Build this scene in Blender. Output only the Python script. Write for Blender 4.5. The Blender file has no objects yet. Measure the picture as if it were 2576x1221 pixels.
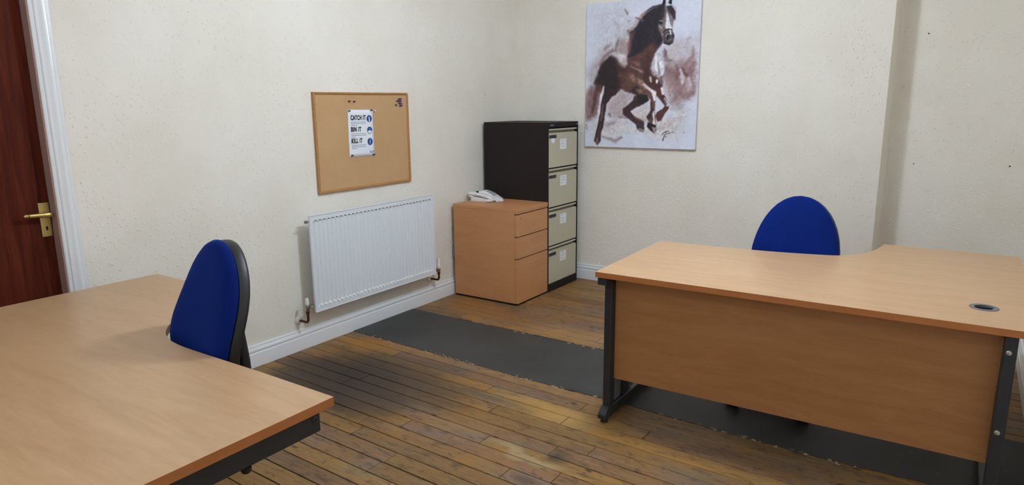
import bpy, bmesh, math, random
import numpy as np
from mathutils import Vector, Matrix

# ------------------------------------------------------------------ camera, world, light, exposure
SC = bpy.context.scene
COL = SC.collection
CAM_P = (3.28042, -4.94649, 1.47191)
YAW, PITCH, ROLL, FPX = 0.597247, -0.204695, -0.0092748, 1696.313
cd = bpy.data.cameras.new('camera'); cam = bpy.data.objects.new('camera', cd); COL.objects.link(cam)
cy, sy = math.cos(YAW), math.sin(YAW)
fw = Vector((-sy*math.cos(PITCH), cy*math.cos(PITCH), math.sin(PITCH)))
r0 = Vector((cy, sy, 0)); u0 = r0.cross(fw)
rt = r0*math.cos(ROLL)+u0*math.sin(ROLL); up = -r0*math.sin(ROLL)+u0*math.cos(ROLL)
m = Matrix((rt, up, -fw)).transposed().to_4x4(); m.translation = CAM_P
cam.matrix_world = m
cd.sensor_fit = 'HORIZONTAL'; cd.sensor_width = 36; cd.lens = FPX/2576*36; cd.clip_start = .02
SC.camera = cam
W = bpy.data.worlds.new('sky'); SC.world = W; W.use_nodes = True
W.node_tree.nodes['Background'].inputs[0].default_value = (.9, .93, 1, 1)
W.node_tree.nodes['Background'].inputs[1].default_value = 1.0
SC.view_settings.view_transform = 'Standard'; SC.view_settings.look = 'None'
SC.view_settings.gamma = 1; SC.view_settings.use_curve_mapping = False
SC.view_settings.exposure = 0.55
SC.cycles.diffuse_bounces = 8; SC.cycles.max_bounces = 12
LAMP_POS = (2.06, -2.2, 2.38); LAMP_W = 90.0; FILL_POS = (1.8, -4.85, 2.38); FILL_W = 24.0       # globe lamp of the room, then a dimmer unseen one added as fill
LAMP_COL = (.84, .955, 1.09)

# ------------------------------------------------------------------ helpers
def lin(c):
    return tuple((v/255/12.92 if v/255 <= .04045 else ((v/255+.055)/1.055)**2.4) for v in c[:3])+(1.,)
def link(o, parent=None):
    COL.objects.link(o)
    if parent: o.parent = parent
    return o
def tag(o, label=None, cat=None, group=None, kind=None):
    if label: o['label'] = label
    if cat: o['category'] = cat
    if group: o['group'] = group
    if kind: o['kind'] = kind
    return o
def thing(name, label, cat, loc=(0,0,0), rz=0, group=None):
    o = bpy.data.objects.new(name, None); o.empty_display_size = .1
    o.location = loc; o.rotation_euler = (0,0,rz); link(o)
    return tag(o, label, cat, group)
class MB:
    def __init__(s): s.bm = bmesh.new()
    def box(s, x0, x1, y0, y1, z0, z1, mat=None):
        vs = [s.bm.verts.new(p) for p in ((x0,y0,z0),(x1,y0,z0),(x1,y1,z0),(x0,y1,z0),(x0,y0,z1),(x1,y0,z1),(x1,y1,z1),(x0,y1,z1))]
        if mat:
            for v in vs: v.co = mat @ v.co
        for f in ((3,2,1,0),(4,5,6,7),(0,1,5,4),(1,2,6,5),(2,3,7,6),(3,0,4,7)): s.bm.faces.new([vs[i] for i in f])
        return s
    def prism(s, pts, a0, a1, axis=2):
        # pts: 2d outline; extruded along axis (0: pts=(y,z), 1: pts=(x,z), 2: pts=(x,y))
        def P(p, a): return (a,p[0],p[1]) if axis == 0 else (p[0],a,p[1]) if axis == 1 else (p[0],p[1],a)
        A = [s.bm.verts.new(P(p,a0)) for p in pts]; B = [s.bm.verts.new(P(p,a1)) for p in pts]
        n = len(pts)
        for i in range(n): s.bm.faces.new((A[i],A[(i+1)%n],B[(i+1)%n],B[i]))
        s.bm.faces.new(A[::-1]); s.bm.faces.new(B)
        return s
    def rings(s, rings, cap=True, closed=True):
        R = [[s.bm.verts.new(p) for p in r] for r in rings]
        n = len(R[0])
        for a, b in zip(R, R[1:]):
            for i in range(n if closed else n-1): s.bm.faces.new((a[i],a[(i+1)%n],b[(i+1)%n],b[i]))
        if cap:
            s.bm.faces.new(R[0][::-1]); s.bm.faces.new(R[-1])
        return s
    def tube(s, pts, rad, n=12, cap=True):
        pts = [Vector(p) for p in pts]
        rr = rad if isinstance(rad, (list, tuple)) else [rad]*len(pts)
        rings = []; prev = None
        for i, p in enumerate(pts):
            d = (pts[min(i+1,len(pts)-1)]-pts[max(i-1,0)]).normalized()
            if prev is None:
                prev = d.orthogonal().normalized()
            prev = (prev - d*prev.dot(d)).normalized(); b = d.cross(prev)
            rings.append([p+(prev*math.cos(2*math.pi*k/n)+b*math.sin(2*math.pi*k/n))*rr[i] for k in range(n)])
        return s.rings(rings, cap)
    def cyl(s, p0, p1, r, r1=None, n=24):
        return s.tube([p0,p1], [r, r if r1 is None else r1], n)
    def lathe(s, prof, c=(0,0,0), axis=2, n=32):
        def P(r, h, k):
            a = 2*math.pi*k/n; x, y = r*math.cos(a), r*math.sin(a)
            return (c[0]+h,c[1]+x,c[2]+y) if axis == 0 else (c[0]+x,c[1]+h,c[2]+y) if axis == 1 else (c[0]+x,c[1]+y,c[2]+h)
        return s.rings([[P(max(r,1e-4),h,k) for k in range(n)] for r, h in prof])
    def build(s, name, mat, parent=None, bevel=0, smooth=True, seg=2, angle=40):
        bmesh.ops.recalc_face_normals(s.bm, faces=s.bm.faces)
        me = bpy.data.meshes.new(name); s.bm.to_mesh(me); s.bm.free()
        if smooth:
            me.polygons.foreach_set('use_smooth', [True]*len(me.polygons)); me.set_sharp_from_angle(angle=math.radians(angle))
        me.materials.append(mat)
        o = bpy.data.objects.new(name, me); link(o, parent)
        if bevel:
            b = o.modifiers.new('bevel','BEVEL'); b.width = bevel; b.segments = seg; b.limit_method = 'ANGLE'; b.angle_limit = math.radians(50)
            b.harden_normals = True
        return o
def copy_tree(o, parent=None):
    c = o.copy(); COL.objects.link(c); c.parent = parent
    for ch in list(o.children): copy_tree(ch, c)
    return c
def arc(cx, cy_, r, a0, a1, n=8):
    return [(cx+r*math.cos(math.radians(a0+(a1-a0)*i/n)), cy_+r*math.sin(math.radians(a0+(a1-a0)*i/n))) for i in range(n+1)]
def spline(P, n=8):
    out = []
    for i in range(len(P)-1):
        a, b, c, d = [np.array(P[min(max(j,0),len(P)-1)], float) for j in (i-1,i,i+1,i+2)]
        for k in range(n):
            t = k/n
            out.append(tuple(.5*((2*b)+(-a+c)*t+(2*a-5*b+4*c-d)*t*t+(-a+3*b-3*c+d)*t**3)))
    out.append(tuple(P[-1])); return out

# ------------------------------------------------------------------ materials
class NT:
    def __init__(s, name):
        s.m = bpy.data.materials.new(name); s.m.use_nodes = True; s.t = s.m.node_tree
        s.b = s.t.nodes['Principled BSDF']
    def n(s, typ, ins=None, **kw):
        x = s.t.nodes.new(typ)
        for k, v in kw.items(): setattr(x, k, v)
        for k, v in (ins or {}).items():
            if isinstance(v, bpy.types.NodeSocket): s.t.links.new(v, x.inputs[k])
            else: x.inputs[k].default_value = v
        return x
    def l(s, a, b): s.t.links.new(a, b)
    def set(s, **kw):
        for k, v in kw.items():
            k = k.replace('_',' ')
            if isinstance(v, bpy.types.NodeSocket): s.l(v, s.b.inputs[k])
            else: s.b.inputs[k].default_value = v
        return s
    def coord(s, scale=(1,1,1), kind='Object', rot=(0,0,0)):
        tc = s.n('ShaderNodeTexCoord'); mp = s.n('ShaderNodeMapping', {'Vector': tc.outputs[kind], 'Scale': scale, 'Rotation': rot}); return mp.outputs[0]
    def noise(s, vec, scale=5, detail=3, rough=.5, dist=0):
        return s.n('ShaderNodeTexNoise', {'Vector': vec, 'Scale': scale, 'Detail': detail, 'Roughness': rough, 'Distortion': dist}).outputs[0]
    def ramp(s, fac, stops):
        r = s.n('ShaderNodeValToRGB', {'Fac': fac}); e = r.color_ramp.elements
        while len(e) < len(stops): e.new(.5)
        for i, (p, c) in enumerate(stops): e[i].position = p; e[i].color = c if len(c) == 4 else (*c, 1)
        return r.outputs[0]
    def mix(s, fac, a, b, mode='MIX'):
        x = s.n('ShaderNodeMix', data_type='RGBA', blend_type=mode)
        for sock, v in ((x.inputs[0],fac),(x.inputs[6],a),(x.inputs[7],b)):
            if isinstance(v, bpy.types.NodeSocket): s.l(v, sock)
            else: sock.default_value = v
        return x.outputs[2]
    def math(s, op, a, b=0, c=0):
        x = s.n('ShaderNodeMath', operation=op)
        for i, v in enumerate((a,b,c)):
            if isinstance(v, bpy.types.NodeSocket): s.l(v, x.inputs[i])
            else: x.inputs[i].default_value = v
        return x.outputs[0]
    def mapr(s, v, a, b, c=0., d=1.):
        return s.n('ShaderNodeMapRange', {0:v,1:a,2:b,3:c,4:d}).outputs[0]
    def bump(s, h, strength=.3, dist=.01):
        s.l(s.n('ShaderNodeBump', {'Height':h,'Strength':strength,'Distance':dist}).outputs[0], s.b.inputs['Normal'])
def plain(name, c, rough=.5, metal=0, spec=.5, bump=0, bscale=200, var=.0):
    k = NT(name); k.set(Base_Color=lin(c), Roughness=rough, Metallic=metal, Specular_IOR_Level=spec)
    v = k.coord()
    n = k.noise(v, bscale, 2)
    if bump: k.bump(n, bump, .002)
    if var:
        n2 = k.noise(v, 6, 3); a = [x*(1-var) for x in lin(c)[:3]]; b = [min(1,x*(1+var)) for x in lin(c)[:3]]
        k.set(Base_Color=k.ramp(n2, [(.3,a),(.7,b)]))
    return k.m
def wood(name, c0, c1, scale, rough=.4, spec=.5, seed=0., coat=0):
    k = NT(name); v = k.coord(scale); v = k.n('ShaderNodeMapping', {'Vector': v, 'Location': (seed,seed*.7,seed*.3)}).outputs[0]
    a = k.noise(v, 3, 6, .6, .6); b = k.noise(v, 14, 3, .6)
    f = k.math('ADD', k.math('MULTIPLY', a, .75), k.math('MULTIPLY', b, .25))
    k.set(Base_Color=k.ramp(f, [(.3,lin(c0)),(.68,lin(c1))]), Roughness=rough, Specular_IOR_Level=spec)
    k.bump(b, .03, .001)
    return k.m
def wallpaper(name, c, chips=1.0):
    k = NT(name); v = k.coord((1,1,1))
    w = k.noise(v, 35, 3); vo = k.n('ShaderNodeTexVoronoi', {'Vector': k.n('ShaderNodeMapping', {'Vector': k.mix(.012, v, w), 'Scale': (1,1.0,.75), 'Rotation': (.6,.5,0)}).outputs[0], 'Scale': 62, 'Randomness': 1}, feature='F1')
    spot = k.mapr(vo.outputs['Distance'], .12, .36, 1, 0)
    keep = k.mapr(k.n('ShaderNodeSeparateColor', {0: vo.outputs['Color']}).outputs[0], .45, .62)
    patch = k.mapr(k.noise(v, 2.2, 2), .35, .65, .45, 1)
    h = k.math('MULTIPLY', k.math('MULTIPLY', spot, keep), patch)
    h = k.math('ADD', h, k.math('MULTIPLY', w, .55))
    k.bump(h, .55*chips, .0045)
    d = k.noise(v, 1.7, 4, .6)
    a = lin(c); b = tuple(x*y for x, y in zip(a, (.93,.92,.89)))+(1,)
    k.set(Base_Color=k.ramp(d, [(.35,b[:3]),(.65,a)]), Roughness=.75, Specular_IOR_Level=.25)
    return k.m

CREAM = (234,230,222)
M = {}
M['wall'] = wallpaper('cream_woodchip_wallpaper', CREAM)
M['wall2'] = wallpaper('cream_wallpaper_smooth', CREAM, .45)
M['ceil'] = plain('ceiling_paint', (232,230,224), .8)
M['gloss'] = plain('white_gloss_paint', (226,229,233), .25, bump=.04, bscale=60)
M['jamb'] = plain('mauve_jamb_paint', (160,130,120), .5)  # brown-mauve, darker than the white gloss trim
M['door'] = None
k = NT('dark_red_veneer'); v = k.coord((14,14,1.0)); a = k.noise(v, 2.2, 5, .6, .8)
k.set(Base_Color=k.ramp(a, [(.3,lin((60,21,12))),(.7,lin((94,40,25)))]), Roughness=.6, Specular_IOR_Level=.08); M['door'] = k.m
M['brass'] = plain('brushed_brass', (200,176,112), .32, .9, bump=.03)
M['black_metal'] = plain('graphite_powder_coat', (44,46,52), .42, bump=.08, bscale=600)
M['black_plastic'] = plain('black_plastic', (26,27,30), .45)
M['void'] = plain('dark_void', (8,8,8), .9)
M['steel'] = plain('steel_screw', (190,190,185), .3, .9)
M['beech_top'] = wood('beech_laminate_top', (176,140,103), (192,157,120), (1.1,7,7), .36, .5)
M['beech_shaded'] = wood('beech_laminate_shaded', (160,110,67), (177,128,83), (1.0,1.0,7), .42, .4, 3.)  # darker than the top laminate: the panel's shade put into its colour
M['beech_edge'] = wood('beech_edge_band', (172,106,58), (190,124,74), (1.5,1.5,8), .4, .4, 5.)
M['beech_ped'] = wood('beech_laminate_pedestal', (186,130,86), (197,142,97), (1.0,1.0,5), .42, .4, 7.)
k = NT('blue_seat_fabric'); v = k.coord(); wv = k.noise(v, 900, 2)
k.set(Base_Color=k.ramp(k.noise(v, 5, 3), [(.3,lin((4,25,92))),(.7,lin((6,31,104)))]), Roughness=.85, Specular_IOR_Level=.08)
k.b.inputs['Sheen Weight'].default_value = .3; k.b.inputs['Sheen Tint'].default_value = (.08,.25,1,1); k.b.inputs['Sheen Roughness'].default_value = .4
k.bump(wv, .3, .001); M['blue'] = k.m
M['rad'] = plain('radiator_enamel', (222,228,234), .28)
M['copper'] = plain('tarnished_copper', (92,58,42), .4, .7, var=.3)
M['chrome'] = plain('chrome', (170,168,160), .25, .9)
M['wplastic'] = plain('white_plastic', (232,232,228), .35)
M['brownsteel'] = plain('dark_brown_steel', (37,31,30), .6, spec=.2, bump=.05, bscale=300)
M['drawer'] = plain('putty_enamel', (188,183,162), .4)
M['drawer_shade'] = plain('putty_recess_shade', (112,106,84), .5)  # putty darkened for the shade inside the drawer handle recess
M['paper'] = plain('white_paper', (228,232,240), .7)
M['ink'] = plain('black_ink', (16,18,26), .6)
M['gink'] = plain('grey_ink', (168,172,184), .7)
M['bink'] = plain('blue_ink', (18,66,140), .6)
M['lbink'] = plain('light_blue_ink', (92,132,190), .6)
M['phone'] = plain('phone_white_plastic', (226,228,230), .32)
M['phone_grey'] = plain('phone_grey_display', (120,130,140), .3)
M['purple'] = plain('purple_pin_plastic', (74,44,104), .4)
M['darkpin'] = plain('dark_pin_plastic', (50,34,50), .4)
M['grommet'] = plain('grey_grommet_plastic', (96,98,104), .35)
M['greypanel'] = plain('grey_riser_panel', (122,126,128), .5)
k = NT('cork'); v = k.coord(); a = k.noise(v, 260, 3, .7); b = k.noise(v, 5, 3)
k.set(Base_Color=k.mix(.35, k.ramp(a, [(.3,lin((176,138,98))),(.7,lin((204,168,126)))]), k.ramp(b, [(.3,lin((184,148,106))),(.7,lin((200,164,124)))])), Roughness=.85, Specular_IOR_Level=.2)
k.bump(a, .2, .001); M['cork'] = k.m
M['pinframe'] = wood('light_oak_frame', (160,112,66), (184,136,86), (4,4,30), .42, .4, 2.)
k = NT('emissive_diffuser'); k.set(Base_Color=(.9,.9,.9,1), Emission_Color=(*LAMP_COL,1), Emission_Strength=LAMP_W); M['lamp'] = k.m
k = NT('emissive_fill_globe'); k.set(Base_Color=(.9,.9,.9,1), Emission_Color=(*LAMP_COL,1), Emission_Strength=FILL_W); M['fill_lamp'] = k.m
k = NT('fill_window_glass'); k.set(Base_Color=(1,1,1,1), Roughness=0, IOR=1.1, Transmission_Weight=1.); M['glass'] = k.m

# floorboards: per-board tint stored on the mesh, stains and wear procedural in room coordinates
k = NT('old_stripped_floorboards')
at = k.n('ShaderNodeAttribute', attribute_name='tint'); tint = k.n('ShaderNodeSeparateColor', {0: at.outputs['Color']})
geo = k.n('ShaderNodeNewGeometry').outputs['Position']
off = k.n('ShaderNodeVectorMath', {0: at.outputs['Color'], 1: (37.,19.,11.)}, operation='MULTIPLY').outputs[0]
pv = k.n('ShaderNodeVectorMath', {0: geo, 1: off}, operation='ADD').outputs[0]
gv = k.n('ShaderNodeMapping', {'Vector': pv, 'Scale': (2.2,26,1)}).outputs[0]
grain = k.noise(gv, 2.4, 6, .62, 1.2)
fine = k.noise(k.n('ShaderNodeMapping', {'Vector': pv, 'Scale': (7,120,1)}).outputs[0], 3, 4, .6)
base = k.ramp(k.math('ADD', k.math('MULTIPLY', grain, .7), k.math('MULTIPLY', fine, .3)), [(.3,lin((118,82,52))),(.5,lin((168,126,78))),(.72,lin((196,156,98)))])
warm = k.noise(k.n('ShaderNodeMapping', {'Vector': geo, 'Scale': (1.6,2.4,1)}).outputs[0], 1.5, 3, .5)
base = k.mix(k.mapr(warm, .45, .62, 0, .55), base, lin((190,136,62)), 'MIX')
grey = k.noise(k.n('ShaderNodeMapping', {'Vector': geo, 'Scale': (1.5,3.2,1), 'Location': (3.1,1.7,0)}).outputs[0], 1.8, 4, .6)
base = k.mix(k.mapr(grey, .5, .66, 0, .55), base, lin((150,132,108)), 'MIX')
base = k.mix(1., base, k.n('ShaderNodeCombineColor', {0: k.mapr(tint.outputs[0],0,1,.74,1.1), 1: k.mapr(tint.outputs[0],0,1,.73,1.08), 2: k.mapr(tint.outputs[1],0,1,.66,1.12)}).outputs[0], 'MULTIPLY')
dirt = k.noise(k.n('ShaderNodeMapping', {'Vector': geo, 'Scale': (6,13,1)}).outputs[0], 2.2, 5, .65, .6)
base = k.mix(k.mapr(dirt, .52, .70, 0, .65), base, lin((66,48,38)), 'MIX')
# knots and nail stains
vk = k.n('ShaderNodeTexVoronoi', {'Vector': k.n('ShaderNodeMapping', {'Vector': k.mix(.03, geo, k.n('ShaderNodeTexNoise', {'Vector': geo, 'Scale': 9.}).outputs[1]), 'Scale': (5,13,1)}).outputs[0], 'Scale': 1.2})
kn = k.math('MULTIPLY', k.mapr(vk.outputs[0], .06, .16, 1, 0), k.mapr(k.n('ShaderNodeSeparateColor', {0: vk.outputs[1]}).outputs[0], .35, .4))
base = k.mix(k.math('MULTIPLY', kn, .85), base, lin((40,24,18)))
v2 = k.n('ShaderNodeTexVoronoi', {'Vector': k.n('ShaderNodeMapping', {'Vector': k.mix(.02, geo, k.n('ShaderNodeTexNoise', {'Vector': geo, 'Scale': 22.}).outputs[1]), 'Scale': (9,19,1), 'Location': (2.3,.7,0)}).outputs[0], 'Scale': 1.3})
nl = k.math('MULTIPLY', k.mapr(v2.outputs[0], .05, .13, 1, 0), k.mapr(k.n('ShaderNodeSeparateColor', {0: v2.outputs[1]}).outputs[1], .5, .55))
base = k.mix(k.math('MULTIPLY', nl, .75), base, lin((46,30,22)))
sc1 = k.noise(k.n('ShaderNodeMapping', {'Vector': pv, 'Scale': (3.2,48,1)}).outputs[0], 2., 3, .7, 1.6)
base = k.mix(k.mapr(sc1, .64, .70, 0, .7), base, lin((58,38,28)))
sc2 = k.noise(k.n('ShaderNodeMapping', {'Vector': pv, 'Scale': (5,30,1), 'Location': (9.,4.,0)}).outputs[0], 2.4, 4, .7, .8)
base = k.mix(k.mapr(sc2, .62, .72, 0, .45), base, lin((214,178,126)))
# the big dark stain, smaller ones, and desk shade painted along its front: (x, y, rx, ry, strength)
sx = k.n('ShaderNodeSeparateXYZ', {0: k.n('ShaderNodeVectorMath', {0: geo, 1: k.n('ShaderNodeVectorMath', {0: k.n('ShaderNodeTexNoise', {'Vector': k.n('ShaderNodeMapping', {'Vector': geo, 'Scale': (1,2,1)}).outputs[0], 'Scale': 2.6, 'Detail': 4.}).outputs[1], 1: (.5,.5,.5)}, operation='SUBTRACT').outputs[0]}, operation='ADD').outputs[0]})
gx = k.n('ShaderNodeSeparateXYZ', {0: geo})
wx = k.math('ADD', k.math('MULTIPLY', sx.outputs[0], .45), k.math('MULTIPLY', gx.outputs[0], .55))
wy = k.math('ADD', k.math('MULTIPLY', sx.outputs[1], .38), k.math('MULTIPLY', gx.outputs[1], .62))
def blob(x, y, rx, ry, s, e0=1.25, e1=.35):
    a = k.math('POWER', k.math('DIVIDE', k.math('SUBTRACT', wx, x), rx), 2.); b = k.math('POWER', k.math('DIVIDE', k.math('SUBTRACT', wy, y), ry), 2.)
    return k.mapr(k.math('SQRT', k.math('ADD', a, b)), e0, e1, 0, s)
for x, y, rx, ry, s, c in ((.64,-2.50,.60,.36,.95,(50,36,28)), (.30,-2.66,.22,.18,.5,(46,36,30)), (.66,-2.80,.46,.18,.8,(50,36,30)), (1.05,-2.45,.40,.24,.55,(92,68,48)), (.20,-2.86,.16,.08,.5,(60,44,34)),
                           (1.99,-2.62,.07,.05,.7,(40,38,42)), (1.93,-2.88,.10,.05,.55,(60,48,42)), (1.35,-2.34,.22,.05,.6,(92,82,70)), (2.4,-2.25,.5,.07,.3,(90,70,50)), (1.0,-.62,.35,.09,.55,(112,62,34)), (.62,-1.02,.12,.08,.4,(100,66,42))):
    base = k.mix(blob(x,y,rx,ry,s), base, lin(c))
for x, y, rx, ry, s, c in ((.22,-2.16,.22,.10,.7,(188,124,52)), (.10,-2.42,.09,.1,.5,(170,110,50)), (.12,-2.98,.12,.06,.6,(176,118,56)), (1.75,-2.30,.30,.09,.5,(214,170,100)), (1.5,-2.62,.2,.1,.3,(190,136,70)), (.45,-1.2,.5,.16,.4,(186,122,54)), (1.3,-1.3,.4,.14,.45,(206,156,92)), (1.88,-2.72,.22,.035,.5,(204,180,140))):
    base = k.mix(blob(x,y,rx,ry,s,1.2,.5), base, lin(c))
base = k.mix(1., base, (.685,.715,.735,1), 'MULTIPLY')
k.set(Base_Color=base, Roughness=k.mapr(fine, .3, .7, .42, .6), Specular_IOR_Level=.4)
k.bump(k.math('SUBTRACT', fine, kn), .12, .003)
M['boards'] = k.m
M['gap'] = plain('board_gap_dirt', (24,17,13), .9)
k = NT('dark_floor_patch'); geo = k.n('ShaderNodeNewGeometry').outputs['Position']
a = k.noise(geo, 3.5, 5, .6); b = k.noise(geo, 60, 3, .6); s = k.noise(k.n('ShaderNodeMapping', {'Vector': geo, 'Scale': (8,16,1)}).outputs[0], 2.4, 4, .6, 1.)
col = k.ramp(a, [(.3,lin((52,52,52))),(.7,lin((66,65,64)))])
col = k.mix(k.mapr(s, .68, .74, 0, .7), col, lin((120,116,110)))
col = k.mix(k.mapr(k.noise(geo, 9, 3), .66, .74, 0, .5), col, lin((40,40,42)))
k.set(Base_Color=col, Roughness=.55, Specular_IOR_Level=.4); k.bump(b, .15, .002); M['patch'] = k.m
M['crumb'] = plain('dried_adhesive', (196,172,140), .9, var=.3)

# ------------------------------------------------------------------ the setting
RX, FY, ALC, BX, CZ = 3.63, -5.75, .33, 2.80, 2.66       # right wall, front wall, alcove back, breast edge, ceiling
def struct(mb, name, mat, **kw): return tag(mb.build(name, mat, **kw), kind='structure')
# floor: subfloor with dirt in the gaps, boards lying along the room, turned a little like the real ones
random.seed(5)
slope = -.026; pitch = .0885; gap = .0034
joints = {-2:[1.615], -1:[1.923], -4:[1.85,1.022], -3:[2.042,1.215], 2:[1.824], 1:[1.469], 4:[1.831], 3:[2.202,1.315], -7:[1.366]}
bm = bmesh.new(); lay = bm.loops.layers.float_color.new('tint')
row0, row1 = -37, 34
for rI in range(row0, row1):
    ya = -2.585+rI*pitch+gap/2+random.uniform(-.0006,.0006); yb = ya+pitch-gap
    js = sorted(joints.get(rI, []))
    js = js or [random.uniform(.2,1.6)]
    while js[0] > .1: js.insert(0, js[0]-random.uniform(.9,1.7))
    while js[-1] < RX: js.append(js[-1]+random.uniform(.9,1.7))
    for a, b in zip(js, js[1:]):
        a0, b0 = max(a+.0011, -.02), min(b-.0011, RX+.02)
        if b0-a0 < .02: continue
        col = (random.random(), random.random(), random.random(), 1); dz = random.uniform(-.0007,.0007)
        def Q(x, y, z): return (x, y+slope*(x-1.2), z)
        def clampy(y, x): return y
        e = .0018
        lo = [bm.verts.new(Q(x,y,-.004)) for x, y in ((a0,ya),(b0,ya),(b0,yb),(a0,yb))]
        hi = [bm.verts.new(Q(x,y,dz)) for x, y in ((a0+e*.5,ya+e),(b0-e*.5,ya+e),(b0-e*.5,yb-e),(a0+e*.5,yb-e))]
        for i in range(4):
            f = bm.faces.new((lo[i],lo[(i+1)%4],hi[(i+1)%4],hi[i]))
            for lp in f.loops: lp[lay] = col
        f = bm.faces.new(hi)
        for lp in f.loops: lp[lay] = col
me = bpy.data.meshes.new('floor'); bm.to_mesh(me); bm.free(); me.materials.append(M['boards'])
floor = link(bpy.data.objects.new('floor', me)); tag(floor, kind='structure')
MB().box(-.1,RX+.1,FY-.1,ALC+.1,-.06,-.0035).build('subfloor', M['gap'], floor, smooth=False)
# dark levelled strip across the room, with ragged edges
random.seed(11)
near = []; far = []
x = .0
while x < RX:
    near.append((x, np.interp(x, [0,.76,1.35,1.9,2.5,2.8,3.2,3.7], [-2.022,-2.05,-2.07,-2.062,-2.085,-2.095,-2.075,-2.08])+random.uniform(-.006,.006)))
    far.append((x, np.interp(x, [0,1.58,3.7], [-1.443,-1.454,-1.478])+random.uniform(-.0015,.0015)))
    x += random.uniform(.01,.03)
struct(MB().prism(near+far[::-1], .0006, .0028), 'floor', M['patch'], smooth=False)
random.seed(3)
cr = MB()
for i in range(85):
    x = random.uniform(.12,3.3); 
    if random.random() < .35: x = random.choice((.95,.85,1.4,1.6,2.6,2.45))+random.gauss(0,.06)
    yb = np.interp(x, [0,.76,1.35,1.9,2.5,2.8,3.2,3.7], [-2.022,-2.05,-2.07,-2.062,-2.085,-2.095,-2.075,-2.08])+random.gauss(0,.006)
    rx, ry, a = random.uniform(.003,.013)*random.random()+.003, random.uniform(.001,.0035), random.uniform(-.4,.4)
    pts = [(x+rx*random.uniform(.6,1.1)*math.cos(t)*math.cos(a)-ry*math.sin(t)*math.sin(a), yb+rx*math.cos(t)*math.sin(a)+ry*random.uniform(.6,1.1)*math.sin(t)) for t in [2*math.pi*j/7 for j in range(7)]]
    cr.prism(pts, 0, .0035+random.random()*.001)
for x in (.93,.99,1.33,1.43,1.5):
    cr.prism([(x-.012,-1.462),(x+.014,-1.464),(x+.01,-1.457),(x-.01,-1.456)], 0, .0036)
tag(cr.build('adhesive_crumbs', M['crumb'], smooth=False), 'pale dried adhesive crumbs along the ragged near edge of the dark floor strip', 'adhesive', kind='stuff')
gb = MB()
for a, b in ((.42,.56),(.62,.66),(.70,1.02),(1.06,1.36),(1.4,1.9)):
    gb.prism([(a,-1.447-.004*a),(b,-1.447-.004*b),(b,-1.441-.004*b),(a,-1.441-.004*a)], 0, .0032)
gb.build('edge_gap', M['void'], floor, smooth=False)
# walls
DY0, DY1, DZ = -4.42, -3.655, 2.02
struct(MB().box(-.14,0,DY1,ALC+.1,-.05,CZ).box(-.14,0,FY-.1,DY0,-.05,CZ).box(-.14,0,DY0,DY1,DZ,CZ), 'wall_left', M['wall'], smooth=False)
wb = struct(MB().prism([(0,0),(BX-.006,0),(BX,.006),(BX,ALC-.03),(BX+.008,ALC-.008),(BX+.03,ALC),(RX,ALC),(RX,ALC+.12),(0,ALC+.12)], -.05, CZ), 'wall_back', M['wall'], angle=60)
wr = struct(MB().box(RX,RX+.12,FY-.1,ALC+.12,-.05,CZ), 'wall_right', M['wall2'], smooth=False)
WX0, WX1, WZ0, WZ1 = .7, 2.7, .95, 2.15
struct(MB().box(0,WX0,FY-.12,FY,-.05,CZ).box(WX1,RX,FY-.12,FY,-.05,CZ).box(WX0,WX1,FY-.12,FY,-.05,WZ0).box(WX0,WX1,FY-.12,FY,WZ1,CZ), 'wall_front', M['wall2'], smooth=False)
struct(MB().box(-.14,RX+.12,FY-.12,ALC+.12,CZ,CZ+.05), 'ceiling', M['ceil'], smooth=False)
wn = struct(MB().box(WX0,WX1,FY-.09,FY-.04,WZ0,WZ0+.05).box(WX0,WX1,FY-.09,FY-.04,WZ1-.05,WZ1).box(WX0,WX0+.05,FY-.09,FY-.04,WZ0+.05,WZ1-.05).box(WX1-.05,WX1,FY-.09,FY-.04,WZ0+.05,WZ1-.05).box(1.68,1.72,FY-.09,FY-.04,WZ0+.05,WZ1-.05).box(WX0-.04,WX1+.04,FY-.04,FY+.06,WZ0-.03,WZ0), 'fill_window', M['gloss'])  # unseen window, added to let soft fill light in from behind
MB().box(WX0+.05,1.68,FY-.068,FY-.064,WZ0+.05,WZ1-.05).build('pane', M['glass'], wn, smooth=False)
MB().box(1.72,WX1-.05,FY-.068,FY-.064,WZ0+.05,WZ1-.05).build('pane', M['glass'], wn, smooth=False)
# baseboards
BP = [(0,0),(.018,0),(.019,.074),(.0175,.080),(.0125,.083),(.0115,.088),(.0165,.093),(.0172,.098),(.0145,.106),(.010,.112),(.0085,.116),(.0105,.119),(.009,.125),(0,.127)]
def basebd(name, pts): # pts: path with inward normals
    mb = MB(); 
    rings = [[(p[0]+n[0]*t, p[1]+n[1]*t, z) for t, z in BP] for p, n in pts]
    mb.rings(rings); return struct(mb, name, M['gloss'], angle=35)
basebd('baseboard_left', [((0,-3.572),(1,0)),((0,0),(1,-1))])
basebd('baseboard_back', [((0,0),(1,-1)),((BX,0),(1,-1)),((BX,ALC),(1,-1)),((RX,ALC),(-1,-1))])
basebd('baseboard_right', [((RX,ALC),(-1,-1)),((RX,FY),(-1,1))])
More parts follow.
